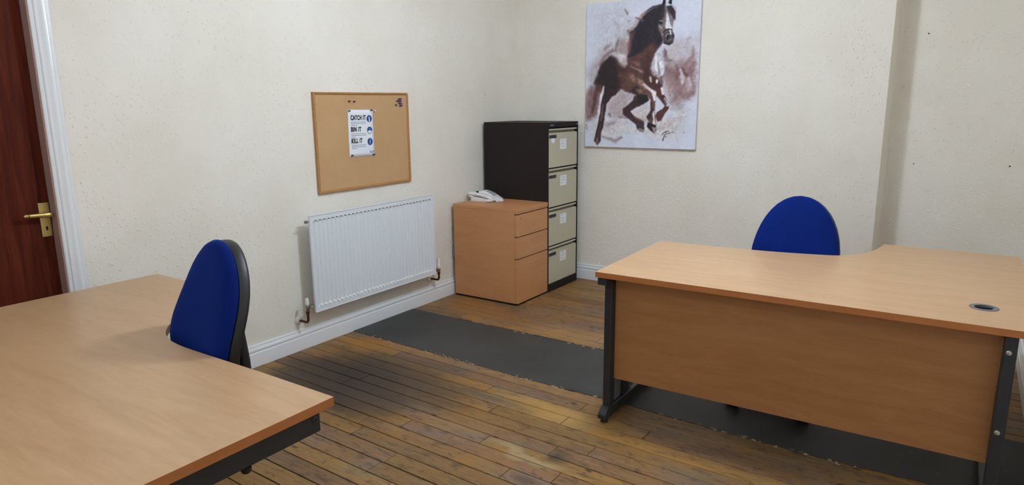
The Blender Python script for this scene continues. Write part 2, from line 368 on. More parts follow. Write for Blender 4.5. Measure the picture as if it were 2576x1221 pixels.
# door, jamb and architrave
dr = struct(MB().box(-.095,-.05,DY0+.005,DY1-.006,.006,DZ-.006), 'door_1', M['door'], bevel=.002)
hb = MB().box(-.05,-.0465,-3.705,-3.664,.913,1.063).build('handle_plate', M['brass'], dr, bevel=.0015)
tag(hb, 'brass lever handle plate with keyhole')
MB().prism([(y,z) for y, z in arc(-3.683,.955,.0042,0,180,8)]+[(-3.686,.941),(-3.680,.941)], -.0466, -.0458, 0).build('keyhole', M['void'], hb, smooth=False)
for y in (-3.699,-3.670):
    for z in (.921,1.055): MB().lathe([(.0001,0),(.0032,.0002),(.0028,.0012),(.0001,.0014)], (-.0466,y,z), 0, 12).build('screw', M['chrome'], hb)
lv = MB().tube([(-.047,-3.683,1.012),(-.030,-3.683,1.012),(-.012,-3.683,1.012)], [.012,.009,.0095], 16)
lv.rings([[(-.010+.0085*math.cos(t)*w, y, z+.0105*math.sin(t)*w) for t in [2*math.pi*j/14 for j in range(14)]] for y, z, w in ((-3.669,1.013,.5),(-3.673,1.013,.95),(-3.684,1.013,1.15),(-3.702,1.014,1.05),(-3.725,1.015,.9),(-3.75,1.016,.85),(-3.770,1.017,.85),(-3.777,1.017,.4))])
lv.build('lever', M['brass'], dr)
MB().rings([[(-.010+.0085*math.cos(t)*w, y, z+.0105*math.sin(t)*w) for t in [2*math.pi*j/14 for j in range(14)]] for y, z, w in ((-3.758,1.0165,.92),(-3.761,1.0165,.92))]).build('worn_band', M['copper'], dr)
struct(MB().box(-.14,.006,DY1-.004,DY1+.01,0,DZ+.01).box(-.14,.006,DY0-.01,DY0+.004,0,DZ+.01).box(-.14,.006,DY0,DY1,DZ-.003,DZ+.012), 'trim_1', M['jamb'], bevel=.001)
AP = [(0,.0),(.010,.0),(.013,.003),(.0135,.008),(.010,.011),(.0105,.015),(.0155,.018),(.017,.024),(.0165,.036),(.0195,.042),(.022,.050),(.0205,.058),(.012,.0625),(.007,.066),(.0065,.079),(.0,.080)]
mb = MB()
def AR(t, o, y, z, sy_, sz): return (t, y+sy_*o, z+sz*o)
mb.rings([[AR(t,o,DY1+.002,0,1,0) for t, o in AP],[AR(t,o,DY1+.002,DZ+.005,1,1) for t, o in AP],[AR(t,o,DY0-.002,DZ+.005,-1,1) for t, o in AP],[AR(t,o,DY0-.002,0,-1,0) for t, o in AP]])
struct(mb, 'trim_2', M['gloss'], angle=50)
# old screw holes in the plaster
def hole(p, axis, r, parent):
    MB().lathe([(.0001,-.002),(r,-.002),(r*1.1,.0006),(r*.6,.0004),(.0001,-.001)] if axis == 0 else [(.0001,.002),(r,.002),(r*1.1,-.0006),(r*.6,-.0004),(.0001,.001)], p, axis, 12).build('screw_hole', M['void'], parent, smooth=False)
for x, z, r in ((2.967,1.885,.0045),(2.963,1.044,.0035),(3.486,1.051,.0045),(2.857,1.553,.0025)): hole((x,ALC-.0005,z), 1, r, wb)
wl = [o for o in COL.objects if o.name == 'wall_left'][0]
hole((.0005,-.494,1.534), 0, .0035, wl); hole((.0005,-.941,1.486), 0, .0022, wl)

# ------------------------------------------------------------------ ceiling lights: the room's lamp, plus an unseen one added as fill
def pendant(pos, glow, label):
    lx, ly, lz = pos
    cl = thing('pendant_light', label, 'light', (lx,ly,CZ), 0, 'round pendant lights on the ceiling')
    MB().lathe([(.0001,0),(.05,0),(.05,-.012),(.03,-.03),(.0001,-.03)], (0,0,0), 2, 28).cyl((0,0,-.03),(0,0,lz-CZ+.12), .006, n=10).lathe([(.0001,lz-CZ+.15),(.035,lz-CZ+.15),(.04,lz-CZ+.112),(.0001,lz-CZ+.112)], (0,0,0), 2, 24).build('cord_and_rose', M['wplastic'], cl)
    MB().lathe([(max(.0001,.12*math.sin(a)), lz-CZ-.12*math.cos(a)) for a in np.linspace(0,math.pi,20)], (0,0,0), 2, 28).build('globe', glow, cl)
pendant(LAMP_POS, M['lamp'], 'bright round white glass pendant light over the middle of the room')
pendant(FILL_POS, M['fill_lamp'], 'dimmer round white pendant light, added out of view as fill for the left desk')

# ------------------------------------------------------------------ pinboard, poster and pins
PY0, PY1, PZ0, PZ1 = -2.228, -1.410, .9355, 1.5445
pb = thing('pinboard', 'wood framed cork pinboard on the left wall above the radiator', 'pinboard', (.001,-1.819,PZ0))
def fr(mb, a, b, w, d):
    y0, y1, z0, z1 = a
    prof = [(0,0),(d,.0),(d+.002,.004),(d+.001,w*.55),(d-.004,w*.75),(d-.006,w),(0,w)]
    cs = [((y0,z0),(1,1)),((y1,z0),(-1,1)),((y1,z1),(-1,-1)),((y0,z1),(1,-1))]
    R = [[mb.bm.verts.new((t, c[0]+s[0]*o-b[0], c[1]+s[1]*o-b[1])) for t, o in prof] for c, s in cs]
    n = len(prof)
    for i in range(4):
        A, B = R[i], R[(i+1)%4]
        for j in range(n): mb.bm.faces.new((A[j],A[(j+1)%n],B[(j+1)%n],B[j]))
    return mb
fr(MB(), (PY0,PY1,PZ0,PZ1), (-1.819,PZ0), .017, .019).build('frame', M['pinframe'], pb, angle=30)
MB().box(0,.012,PY0+.016+1.819,PY1-.016+1.819,.016,PZ1-PZ0-.016).build('cork_panel', M['cork'], pb, smooth=False)
MB().lathe([(.0001,0),(.004,.0),(.003,.002),(.0001,.0025)], (.019,PY1+1.819-.006,PZ1-PZ0-.006), 0, 12).build('corner_screw', M['wplastic'], pb)
# poster: A4 sheet, slightly turned, text in its own plane (u right, v up)
poster = thing('poster', 'white paper poster reading CATCH IT BIN IT KILL IT pinned to the cork', 'poster', (.0135,-1.967,1.141))
pw, phh = .2165, .297
n = 12
bm_ = MB()
def PS(u, v): return (.0012+.0022*math.sin(u/pw*3.1)*math.sin(v/phh*2.2+.4), u, v)
g = [[bm_.bm.verts.new(PS(pw*i/n, phh*j/n+.002*math.sin(i)) if 0 else PS(pw*i/n, phh*j/n)) for i in range(n+1)] for j in range(n+1)]
for j in range(n):
    for i in range(n): bm_.bm.faces.new((g[j][i],g[j][i+1],g[j+1][i+1],g[j+1][i]))
sheet = bm_.build('sheet', M['paper'], poster)
so = sheet.modifiers.new('solid','SOLIDIFY'); so.thickness = .0003; so.offset = -1
for ch in [sheet]: pass
poster.rotation_euler = (math.radians(-.8), 0, 0)
def text(body, u, v, size, mat, parent, name='lettering', xs=1., bold=.0, base=.0042, plane='YZ'):
    cu = bpy.data.curves.new(name, 'FONT'); cu.body = body; cu.size = size; cu.extrude = .0002; cu.offset = bold; cu.resolution_u = 4; cu.space_character = 1.14 if name == "headline" else 1.
    o = bpy.data.objects.new(name, cu); COL.objects.link(o)
    dg = bpy.context.evaluated_depsgraph_get(); me = bpy.data.meshes.new_from_object(o.evaluated_get(dg)); bpy.data.objects.remove(o)
    if plane == 'YZ': T = Matrix(((0,0,1,base),(xs,0,0,u),(0,1,0,v),(0,0,0,1)))
    me.transform(T); me.materials.clear(); me.materials.append(mat)
    o = bpy.data.objects.new(name, me); link(o, parent); return o
# text rows follow the photographed poster
for word, v, w in (('CATCH IT',.2335,.128),('BIN IT',.1605,.086),('KILL IT',.088,.092)):
    o = text(word, .0, .0, .040, M['ink'], poster, "headline", 1., .0016)
    xs = [p.co.y for p in o.data.vertices]; a, b = min(xs), max(xs)
    o.data.transform(Matrix(((1,0,0,0),(0,w/(b-a),0,.021-a*w/(b-a)),(0,0,1,v),(0,0,0,1))))
for v0, ws in ((.222,(.125,.127,.052)),(.149,(.124,.126,.030)),(.077,(.120,.122,.045))):
    mb = MB(); random.seed(int(v0*1000))
    for i, w in enumerate(ws):
        u = .022
        while u < .022+w:
            l = random.uniform(.006,.014); mb.box(.0042,.0044,u,min(u+l,.022+w),v0-i*.0105-.0045,v0-i*.0105); u += l+.0022
    mb.build('small_print', M['gink'], poster, smooth=False)
for v, kind in ((.240,0),(.166,1),(.093,2)):
    ic = MB().lathe([(.0001,0),(.0225,0),(.0225,.0003),(.0001,.0003)], (.0042,.180,v), 0, 28).build('round_icon', M['bink'], poster, smooth=False)
    if kind == 0:
        MB().prism([(.175,v-.019),(.185,v-.019),(.184,v+.002),(.1865,v+.008),(.1735,v+.008),(.176,v+.002)], .0046, .0048, 0).build('hand_sign', M['paper'], ic, smooth=False)
        MB().prism([(.180+.014*math.cos(t), v+.004+.012*math.sin(t)) for t in np.linspace(.3,2.84,9)]+[(.180+.010*math.cos(t), v+.004+.008*math.sin(t)) for t in np.linspace(2.84,.3,9)], .0046, .0048, 0).build('arc_sign', M['lbink'], ic, smooth=False)
    elif kind == 1:
        MB().prism([(.180+.0185*math.cos(t), v-.002+.0185*math.sin(t)) for t in np.linspace(math.pi,2*math.pi,14)], .0046, .0048, 0).build('bin_sign', M['paper'], ic, smooth=False)
        MB().lathe([(.0001,0),(.007,0),(.007,.0002),(.0001,.0002)], (.0046,.180,v+.008), 0, 14).build('tissue_sign', M['lbink'], ic, smooth=False)
    else:
        MB().prism([(.1785,v-.014),(.1815,v-.014),(.1825,v+.008),(.180,v+.016),(.1775,v+.008)], .0046, .0048, 0).build('hand_sign', M['paper'], ic, smooth=False)
        MB().prism([(.170,v-.010),(.173,v-.012),(.177,v+.0),(.174,v+.002)], .0046, .0048, 0).build('arc_sign', M['lbink'], ic, smooth=False)
lg = MB().box(.0042,.0043,.176,.208,.022,.034).build('logo_box', M['lbink'], poster, smooth=False)
o = text('NHS', 0, 0, .010, M['paper'], lg, 'logo_lettering', 1., .0004, .0045)
o.data.transform(Matrix.Translation((0,.181,.0245)))
# push pins
def pin(mat, label, y, z, group, ang=0.):
    t = thing('push_pin', label, 'pin', (.0125,y,z), 0, group)
    t.rotation_euler = (ang, 0, 0)
    MB().lathe([(.0001,.0),(.0055,.0),(.0055,.0018),(.0034,.004),(.0030,.0085),(.0045,.0105),(.0048,.012),(.0001,.0125)], (.0035,0,0), 0, 14).build('grip', mat, t)
    MB().cyl((-.004,0,0),(.004,0,0), .0006, n=6).build('needle', M['chrome'], t)
    return t
for (y, z, w) in ((-1.956,1.4305,'top left'),(-1.766,1.432,'top right'),(-1.951,1.152,'bottom left'),(-1.763,1.146,'bottom right')):
    t = pin(M['darkpin'], 'dark push pin holding the %s corner of the poster' % w, y, z, 'push pins holding the poster')
    t.location.x = .0158
pin(M['darkpin'], 'dark push pin above the poster, left one of the two side by side', -1.948, 1.489, 'pair of pins above the poster')
pin(M['darkpin'], 'dark push pin above the poster, right one of the two side by side', -1.907, 1.487, 'pair of pins above the poster')
pin(M['wplastic'], 'small white push pin beside the top right corner of the poster', -1.735, 1.428, None)
cluster = [(-1.518,1.490,'far left and slightly apart'),(-1.500,1.503,'top row, left'),(-1.486,1.5035,'top row, right'),(-1.502,1.490,'second row, left'),(-1.487,1.489,'second row, right'),(-1.497,1.475,'third row, left'),(-1.484,1.473,'third row, right'),(-1.491,1.459,'bottom row, middle'),(-1.478,1.459,'bottom row, right'),(-1.532,1.463,'lone one lower left')]
for y, z, w in cluster:
    pin(M['purple'], 'purple push pin in the top right cluster of the cork: %s' % w, y, z, 'purple pins in the corner of the pinboard')

# ------------------------------------------------------------------ painting
PAINT = [
 ("F",(178,178,190),0.55,99,33,[(100,66),(328,32),(493,158),(439,266),(276,330),(118,375)]),
 ("F",(172,165,168),0.7,66,33,[(130,386),(275,299),(402,203),(475,341),(386,450),(182,453)]),
 ("F",(150,142,146),0.75,49.5,27.5,[(8,566),(132,419),(242,402),(122,569),(61,654)]),
 ("F",(142,116,117),0.9,49.5,38.5,[(696,495),(773,498),(870,472),(979,535),(980,676),(968,756),(916,796),(854,858),(787,837),(739,732),(712,628)]),
 ("F",(170,158,160),0.7,66,38.5,[(693,392),(788,328),(979,329),(989,517),(870,461),(775,528),(707,485)]),
 ("F",(160,143,143),0.85,33,22,[(334,709),(454,776),(373,861),(400,947),(266,948),(210,921),(239,811)]),
 ("F",(187,182,184),0.8,66,33,[(15,978),(205,943),(399,943),(568,1049),(941,868),(841,1087),(616,1091),(473,1007),(295,1120),(108,1123)]),
 ("F",(192,186,184),0.8,27.5,16.5,[(446,888),(606,814),(599,942),(567,1006)]),
 ("F",(190,184,184),0.8,44,22,[(674,1111),(438,1051),(568,1049),(815,972),(796,1056)]),
 ("T",(120,105,112),0.8,8.8,4.4,[(352,65,3.5),(382,102,8.2)]),
 ("T",(140,125,130),0.7,6.6,3.3,[(386,162,4.7),(401,164,3.5)]),
 ("T",(150,142,150),0.5,22,6.6,[(272,173,11.7),(308,206,14)]),
 ("T",(140,130,135),0.6,15.4,8.8,[(299,300,8.2),(289,373,11.7)]),
 ("T",(105,72,72),0.7,19.8,13.2,[(867,552,11.7),(902,603,16.4),(934,604,11.7),(967,516,14)]),
 ("T",(110,80,80),0.7,22,13.2,[(709,546,18.7),(799,590,21.1),(824,672,18.7)]),
 ("T",(120,95,98),0.7,15.4,8.8,[(950,386,5.8),(949,466,14),(903,513,9.4)]),
 ("T",(110,85,88),0.6,15.4,8.8,[(705,424,11.7),(728,466,14)]),
 ("T",(125,105,110),0.6,19.8,8.8,[(814,693,11.7),(828,775,16.4),(787,826,9.4)]),
 ("T",(120,98,100),0.7,15.4,8.8,[(866,755,21.1),(926,776,23.4),(978,736,11.7)]),
 ("T",(150,135,138),0.6,22,8.8,[(830,826,11.7),(865,878,16.4),(789,878,9.4)]),
 ("F",(185,175,178),0.6,24.2,13.2,[(746,650),(801,630),(827,734),(785,795),(739,732)]),
 ("F",(185,178,182),0.6,22,11,[(842,591),(877,633),(868,684),(835,673)]),
 ("F",(188,180,183),0.6,22,11,[(899,653),(931,635),(955,696),(913,735)]),
 ("T",(150,140,142),0.6,13.2,6.6,[(896,334,7),(922,327,5.8)]),
 ("T",(105,88,92),0.7,17.6,8.8,[(170,1111,4.7),(295,1147,14),(355,1112,7)]),
 ("T",(130,118,122),0.6,17.6,8.8,[(218,1009,18.7),(292,986,11.7)]),
 ("T",(120,108,115),0.6,13.2,5.5,[(9,1011,9.4),(16,1045,7)]),
 ("F",(135,108,110),0.75,33,27.5,[(711,588),(788,569),(855,633),(892,735),(862,795),(806,754),(748,692)]),
 ("F",(128,100,102),0.6,27.5,24.2,[(882,513),(965,456),(986,596),(966,716),(911,674)]),
 ("T",(90,62,62),0.75,9.9,8.8,[(874,562,4.7),(888,593,10.5),(908,618,5.8)]),
 ("T",(110,84,86),0.7,11,8.8,[(818,530,10.5),(837,591,14),(817,641,10.5)]),
 ("T",(120,94,96),0.7,8.8,7.7,[(707,495,4.7),(773,493,7)]),
 ("T",(150,128,130),0.8,7.7,6.6,[(780,671,5.8),(760,733,9.4),(785,805,7)]),
 ("T",(200,196,202),0.7,8.8,6.6,[(852,572,9.4),(872,633,16.4),(870,673,9.4)]),
 ("T",(205,200,206),0.6,11,6.6,[(920,634,11.7),(938,685,14)]),
 ("T",(96,72,76),0.75,8.8,6.6,[(710,400,4.7),(724,425,10.5),(719,455,7)]),
 ("T",(130,112,116),0.6,11,8.8,[(752,497,7),(706,465,9.4)]),
 ("T",(120,96,98),0.7,13.2,11,[(253,392,11.7),(169,442,16.4),(139,505,11.7)]),
 ("T",(135,118,122),0.7,15.4,11,[(180,378,16.4),(228,349,11.7)]),
 ("T",(160,150,155),0.7,11,8.8,[(97,525,11.7),(110,579,14),(61,633,11.7)]),
 ("T",(120,92,94),0.7,11,8.8,[(327,943,9.4),(400,947,5.8)]),
 ("T",(115,90,92),0.7,8.8,6.6,[(229,921,11.7),(242,943,4.7)]),
 ("T",(170,158,158),0.7,17.6,11,[(517,899,11.7),(470,910,9.4),(566,973,9.4)]),
 ("T",(172,162,162),0.6,22,11,[(705,1026,16.4),(793,982,11.7),(878,920,7)]),
 ("F",(105,75,74),0.85,28.6,24.2,[(99,656),(181,685),(158,789),(128,921),(66,971),(-1,967),(-6,876),(11,743),(49,687)]),
 ("T",(70,45,46),0.7,13.2,11,[(112,700,16.4),(89,820,18.7),(65,899,11.7)]),
 ("T",(150,125,128),0.6,11,8.8,[(23,720,9.4),(13,831,9.4),(33,921,9.4)]),
 ("F",(80,55,52),1,13.2,15.4,[(242,434),(158,484),(122,569),(80,656),(125,728),(212,751),(285,752),(339,707),(406,743),(466,768),(558,756),(649,736),(704,691),(711,588),(638,442),(691,352),(633,278),(539,161),(415,265),(398,451),(339,470)]),
 ("F",(40,33,38),0.95,24.2,15.4,[(242,439),(176,474),(128,569),(86,661),(161,673),(249,741),(336,704),(313,617),(293,532),(279,468)]),
 ("F",(62,42,44),0.7,28.6,13.2,[(280,510),(363,481),(401,578),(391,662),(320,682)]),
 ("F",(100,72,62),0.7,30.8,13.2,[(318,597),(425,578),(508,623),(510,718),(453,728),(368,694)]),
 ("F",(185,176,178),0.85,19.8,11,[(269,433),(328,411),(386,441),(394,504),(364,534),(330,517),(297,490)]),
 ("F",(205,200,205),0.9,8.8,5.5,[(290,425),(343,423),(356,449),(334,491),(313,480),(303,447)]),
 ("F",(150,130,132),0.8,22,15.4,[(278,403),(300,320),(359,303),(406,337),(409,431),(350,428)]),
 ("T",(105,92,98),0.7,11,6.6,[(300,311,4.7),(282,351,8.2),(278,398,7)]),
 ("F",(35,30,34),0.85,19.8,8.8,[(418,727),(486,675),(540,719),(541,745),(466,761)]),
 ("F",(150,115,92),0.7,13.2,6.6,[(465,717),(522,708),(541,742),(501,752)]),
 ("F",(42,38,46),1,15.4,15.4,[(703,45),(625,62),(537,110),(487,168),(449,221),(403,244),(416,296),(430,349),(408,389),(391,451),(502,445),(546,386),(608,353),(637,392),(691,354),(713,324),(674,220),(715,124)]),
 ("F",(84,58,57),0.9,22,11,[(518,400),(606,338),(636,364),(640,421),(601,502),(581,584),(537,635),(448,579),(399,483)]),
 ("F",(70,46,48),0.7,22,11,[(547,437),(604,419),(597,521),(554,614),(517,540)]),
 ("T",(105,70,72),0.7,15.4,13.2,[(438,256,11.7),(406,337,18.7),(408,410,16.4)]),
 ("T",(170,148,142),0.8,11,11,[(537,110,7),(470,156,11.7),(437,215,10.5),(391,243,11.7)]),
 ("T",(100,72,74),0.9,7.7,5.5,[(458,139,4.7),(516,164,9.4)]),
 ("T",(140,105,98),0.6,11,8.8,[(581,88,7),(515,128,11.7)]),
 ("T",(110,90,92),0.7,8.8,5.5,[(386,237,9.4),(404,275,9.4)]),
 ("T",(40,36,44),0.8,6.6,6.6,[(680,56,8.2),(602,67,7),(558,91,4.7)]),
 ("T",(170,145,140),0.7,8.8,5.5,[(418,526,3.5),(518,570,9.4)]),
 ("T",(150,115,108),0.6,15.4,7.7,[(446,501,11.7),(493,518,14)]),
 ("T",(165,130,115),0.6,15.4,8.8,[(432,611,18.7),(450,642,14)]),
 ("T",(150,118,108),0.6,13.2,6.6,[(506,561,9.4),(530,581,9.4)]),
 ("T",(58,36,38),0.7,15.4,8.8,[(564,582,18.7),(555,666,23.4),(603,720,16.4)]),
 ("F",(188,186,196),0.95,11,6.6,[(647,416),(674,433),(695,474),(717,526),(717,588),(703,613),(668,627),(615,594),(598,553),(601,502),(622,461)]),
 ("T",(225,226,236),0.9,6.6,3.3,[(639,461,8.2),(642,544,12.9),(660,570,9.4)]),
 ("T",(222,222,232),0.9,6.6,3.3,[(685,505,14),(701,556,14),(700,598,7)]),
 ("T",(120,112,122),0.8,5.5,3.3,[(658,504,3.5),(668,565,5.8),(672,606,4.7)]),
 ("T",(125,105,108),0.6,8.8,5.5,[(615,585,14),(645,616,16.4)]),
 ("F",(70,46,46),0.9,13.2,8.8,[(570,614),(645,616),(705,670),(705,711),(660,731),(602,698),(555,666)]),
 ("T",(200,188,188),0.85,6.6,4.4,[(600,625,9.4),(606,657,7)]),
 ("T",(225,220,225),0.9,5.5,2.2,[(657,648,10.5),(656,662,8.2)]),
 ("T",(135,122,128),0.6,11,5.5,[(678,627,14),(697,670,9.4)]),
 ("F",(52,38,42),1,7.7,6.6,[(164,673),(303,725),(336,715),(249,779),(212,832),(192,921),(181,1009),(160,1077),(153,1150),(121,1186),(88,1146),(109,1067),(129,977),(144,888),(158,800),(157,722)]),
 ("T",(120,96,98),0.7,8.8,4.4,[(171,843,5.8),(161,943,9.4),(149,977,4.7)]),
 ("T",(85,62,64),0.7,8.8,4.4,[(149,1010,11.7),(126,1123,11.7)]),
 ("T",(208,206,216),0.95,6.6,4.4,[(174,685,5.8),(165,740,11.7),(153,778,11.7),(142,832,8.2)]),
 ("T",(205,203,212),0.95,6.6,3.3,[(137,854,10.5),(133,910,12.9),(124,937,7)]),
 ("T",(140,122,126),0.7,8.8,4.4,[(120,1134,11.7),(118,1165,11.7)]),
 ("F",(60,43,45),1,7.7,5.5,[(454,776),(489,755),(581,759),(592,804),(538,840),(480,858),(430,894),(459,925),(518,958),(552,984),(550,1033),(496,1011),(412,953),(361,921),(356,872),(409,834),(444,807)]),
 ("F",(36,32,37),0.95,9.9,5.5,[(489,758),(576,759),(589,802),(526,835),(491,824)]),
 ("T",(110,85,85),0.6,6.6,3.3,[(471,942,4.7),(537,973,9.4)]),
 ("F",(60,50,56),1,6.6,4.4,[(482,991),(552,990),(559,1032),(557,1065),(521,1063),(492,1039)]),
 ("T",(160,148,152),0.8,8.8,3.3,[(515,1044,9.4),(551,1059,10.5)]),
 ("F",(82,50,45),1,6.6,5.5,[(654,720),(704,691),(719,753),(767,837),(764,873),(736,911),(706,972),(675,979),(653,931),(666,899),(712,876),(728,849),(687,800),(650,763)]),
 ("T",(222,220,230),0.95,5.5,2.2,[(700,711,9.4),(711,753,10.5)]),
 ("T",(222,220,230),0.95,5.5,2.2,[(725,794,8.2),(754,842,14)]),
 ("T",(40,28,30),0.7,6.6,4.4,[(709,773,5.8),(743,836,5.8)]),
 ("F",(95,68,64),1,7.7,5.5,[(484,623),(538,650),(649,746),(653,799),(650,836),(646,899),(657,942),(665,1020),(613,1007),(572,942),(608,911),(612,856),(606,804),(569,751),(486,696)]),
 ("F",(160,132,118),0.7,11,5.5,[(484,623),(531,645),(579,698),(557,719),(498,675)]),
 ("T",(215,208,212),0.95,6.6,2.2,[(539,676,7),(603,724,11.7),(636,746,15.2)]),
 ("T",(225,222,230),1,5.5,2.2,[(633,757,16.4),(642,799,10.5)]),
 ("T",(50,36,40),0.8,7.7,4.4,[(612,825,7),(618,888,9.4),(599,942,18.7)]),
 ("T",(220,216,224),0.95,5.5,2.2,[(637,894,3.5),(635,918,9.4),(641,951,5.8),(645,1005,14)]),
 ("F",(42,34,40),1,5.5,3.3,[(587,984),(659,1007),(666,1047),(648,1077),(609,1053),(581,1021)]),
 ("F",(165,150,156),0.9,6.6,3.3,[(621,1025),(662,1028),(659,1061),(645,1072)]),
 ("F",(112,100,103),1,7.7,5.5,[(691,73),(758,78),(785,129),(780,188),(771,242),(787,297),(784,348),(748,367),(704,355),(687,317),(663,265),(639,218),(656,139)]),
 ("F",(42,38,46),0.9,13.2,6.6,[(637,98),(691,73),(708,99),(694,152),(684,186),(660,180),(648,239),(689,322),(658,351),(630,218)]),
 ("F",(222,222,234),0.95,5.5,3.3,[(723,116),(740,156),(753,206),(772,248),(740,253),(718,245),(706,222),(719,184),(711,153)]),
 ("T",(120,108,112),0.7,6.6,3.3,[(707,133,5.8),(700,172,9.4),(710,228,5.8)]),
 ("T",(150,138,142),0.7,5.5,3.3,[(759,157,4.7),(771,227,7)]),
 ("T",(30,26,32),1,5.5,2.2,[(660,192,7),(678,199,10.5)]),
 ("T",(180,168,172),0.9,5.5,2.2,[(658,215,3.5),(677,235,8.2)]),
 ("T",(190,180,184),0.7,4.4,2.2,[(669,178,3.5),(686,182,3.5)]),
 ("F",(44,38,44),0.95,6.6,5.5,[(715,69),(761,68),(795,121),(795,180),(780,173),(768,148),(739,117)]),
 ("T",(140,125,128),0.6,4.4,3.3,[(767,68,2.3),(792,90,3.5),(799,121,2.3)]),
 ("F",(66,58,65),0.95,6.6,3.3,[(694,312),(706,275),(736,265),(775,272),(789,303),(780,348),(748,367),(706,353)]),
 ("T",(225,222,232),0.95,4.4,2.2,[(753,257,5.8),(760,288,5.8)]),
 ("T",(28,26,32),1,4.4,2.2,[(698,272,4.7),(713,255,5.8),(737,248,4.7),(770,253,3.5)]),
 ("T",(150,140,146),0.8,5.5,2.2,[(720,305,5.8),(728,287,5.8),(745,287,4.7)]),
 ("T",(22,20,26),1,4.4,2.2,[(737,303,9.4),(735,318,9.4)]),
 ("T",(22,20,26),1,3.3,1.1,[(782,297,4.7),(782,312,4.7)]),
 ("T",(120,104,110),0.7,6.6,2.2,[(747,337,5.8),(770,327,7)]),
 ("T",(30,26,32),0.9,5.5,2.2,[(707,353,5.8),(746,367,7),(777,356,4.7)]),
 ("F",(26,24,30),1,4.4,2.2,[(677,53),(688,15),(697,6),(707,29),(706,52),(691,56)]),
 ("F",(26,24,30),1,4.4,2.2,[(729,47),(741,22),(749,10),(759,33),(758,63),(743,57)]),
 ("T",(60,55,62),0.95,3.3,1.1,[(719,1084,3.5),(735,1065,3.5),(760,1056,2.9),(776,1058,2.3)]),
 ("T",(60,55,62),0.95,3.3,1.1,[(754,1061,2.9),(737,1094,3.5),(725,1132,4.7)]),
 ("T",(75,70,76),0.9,3.3,1.1,[(755,1080,2.3),(775,1074,3.5),(791,1065,2.3),(805,1066,2.9),(818,1057,2.3)]),
 ("T",(75,70,76),0.9,3.3,1.1,[(744,1097,2.3),(755,1103,2.9)]),
 ("T",(90,84,90),0.8,3.3,1.1,[(896,1058,2.3),(904,1069,3.5)]),
]

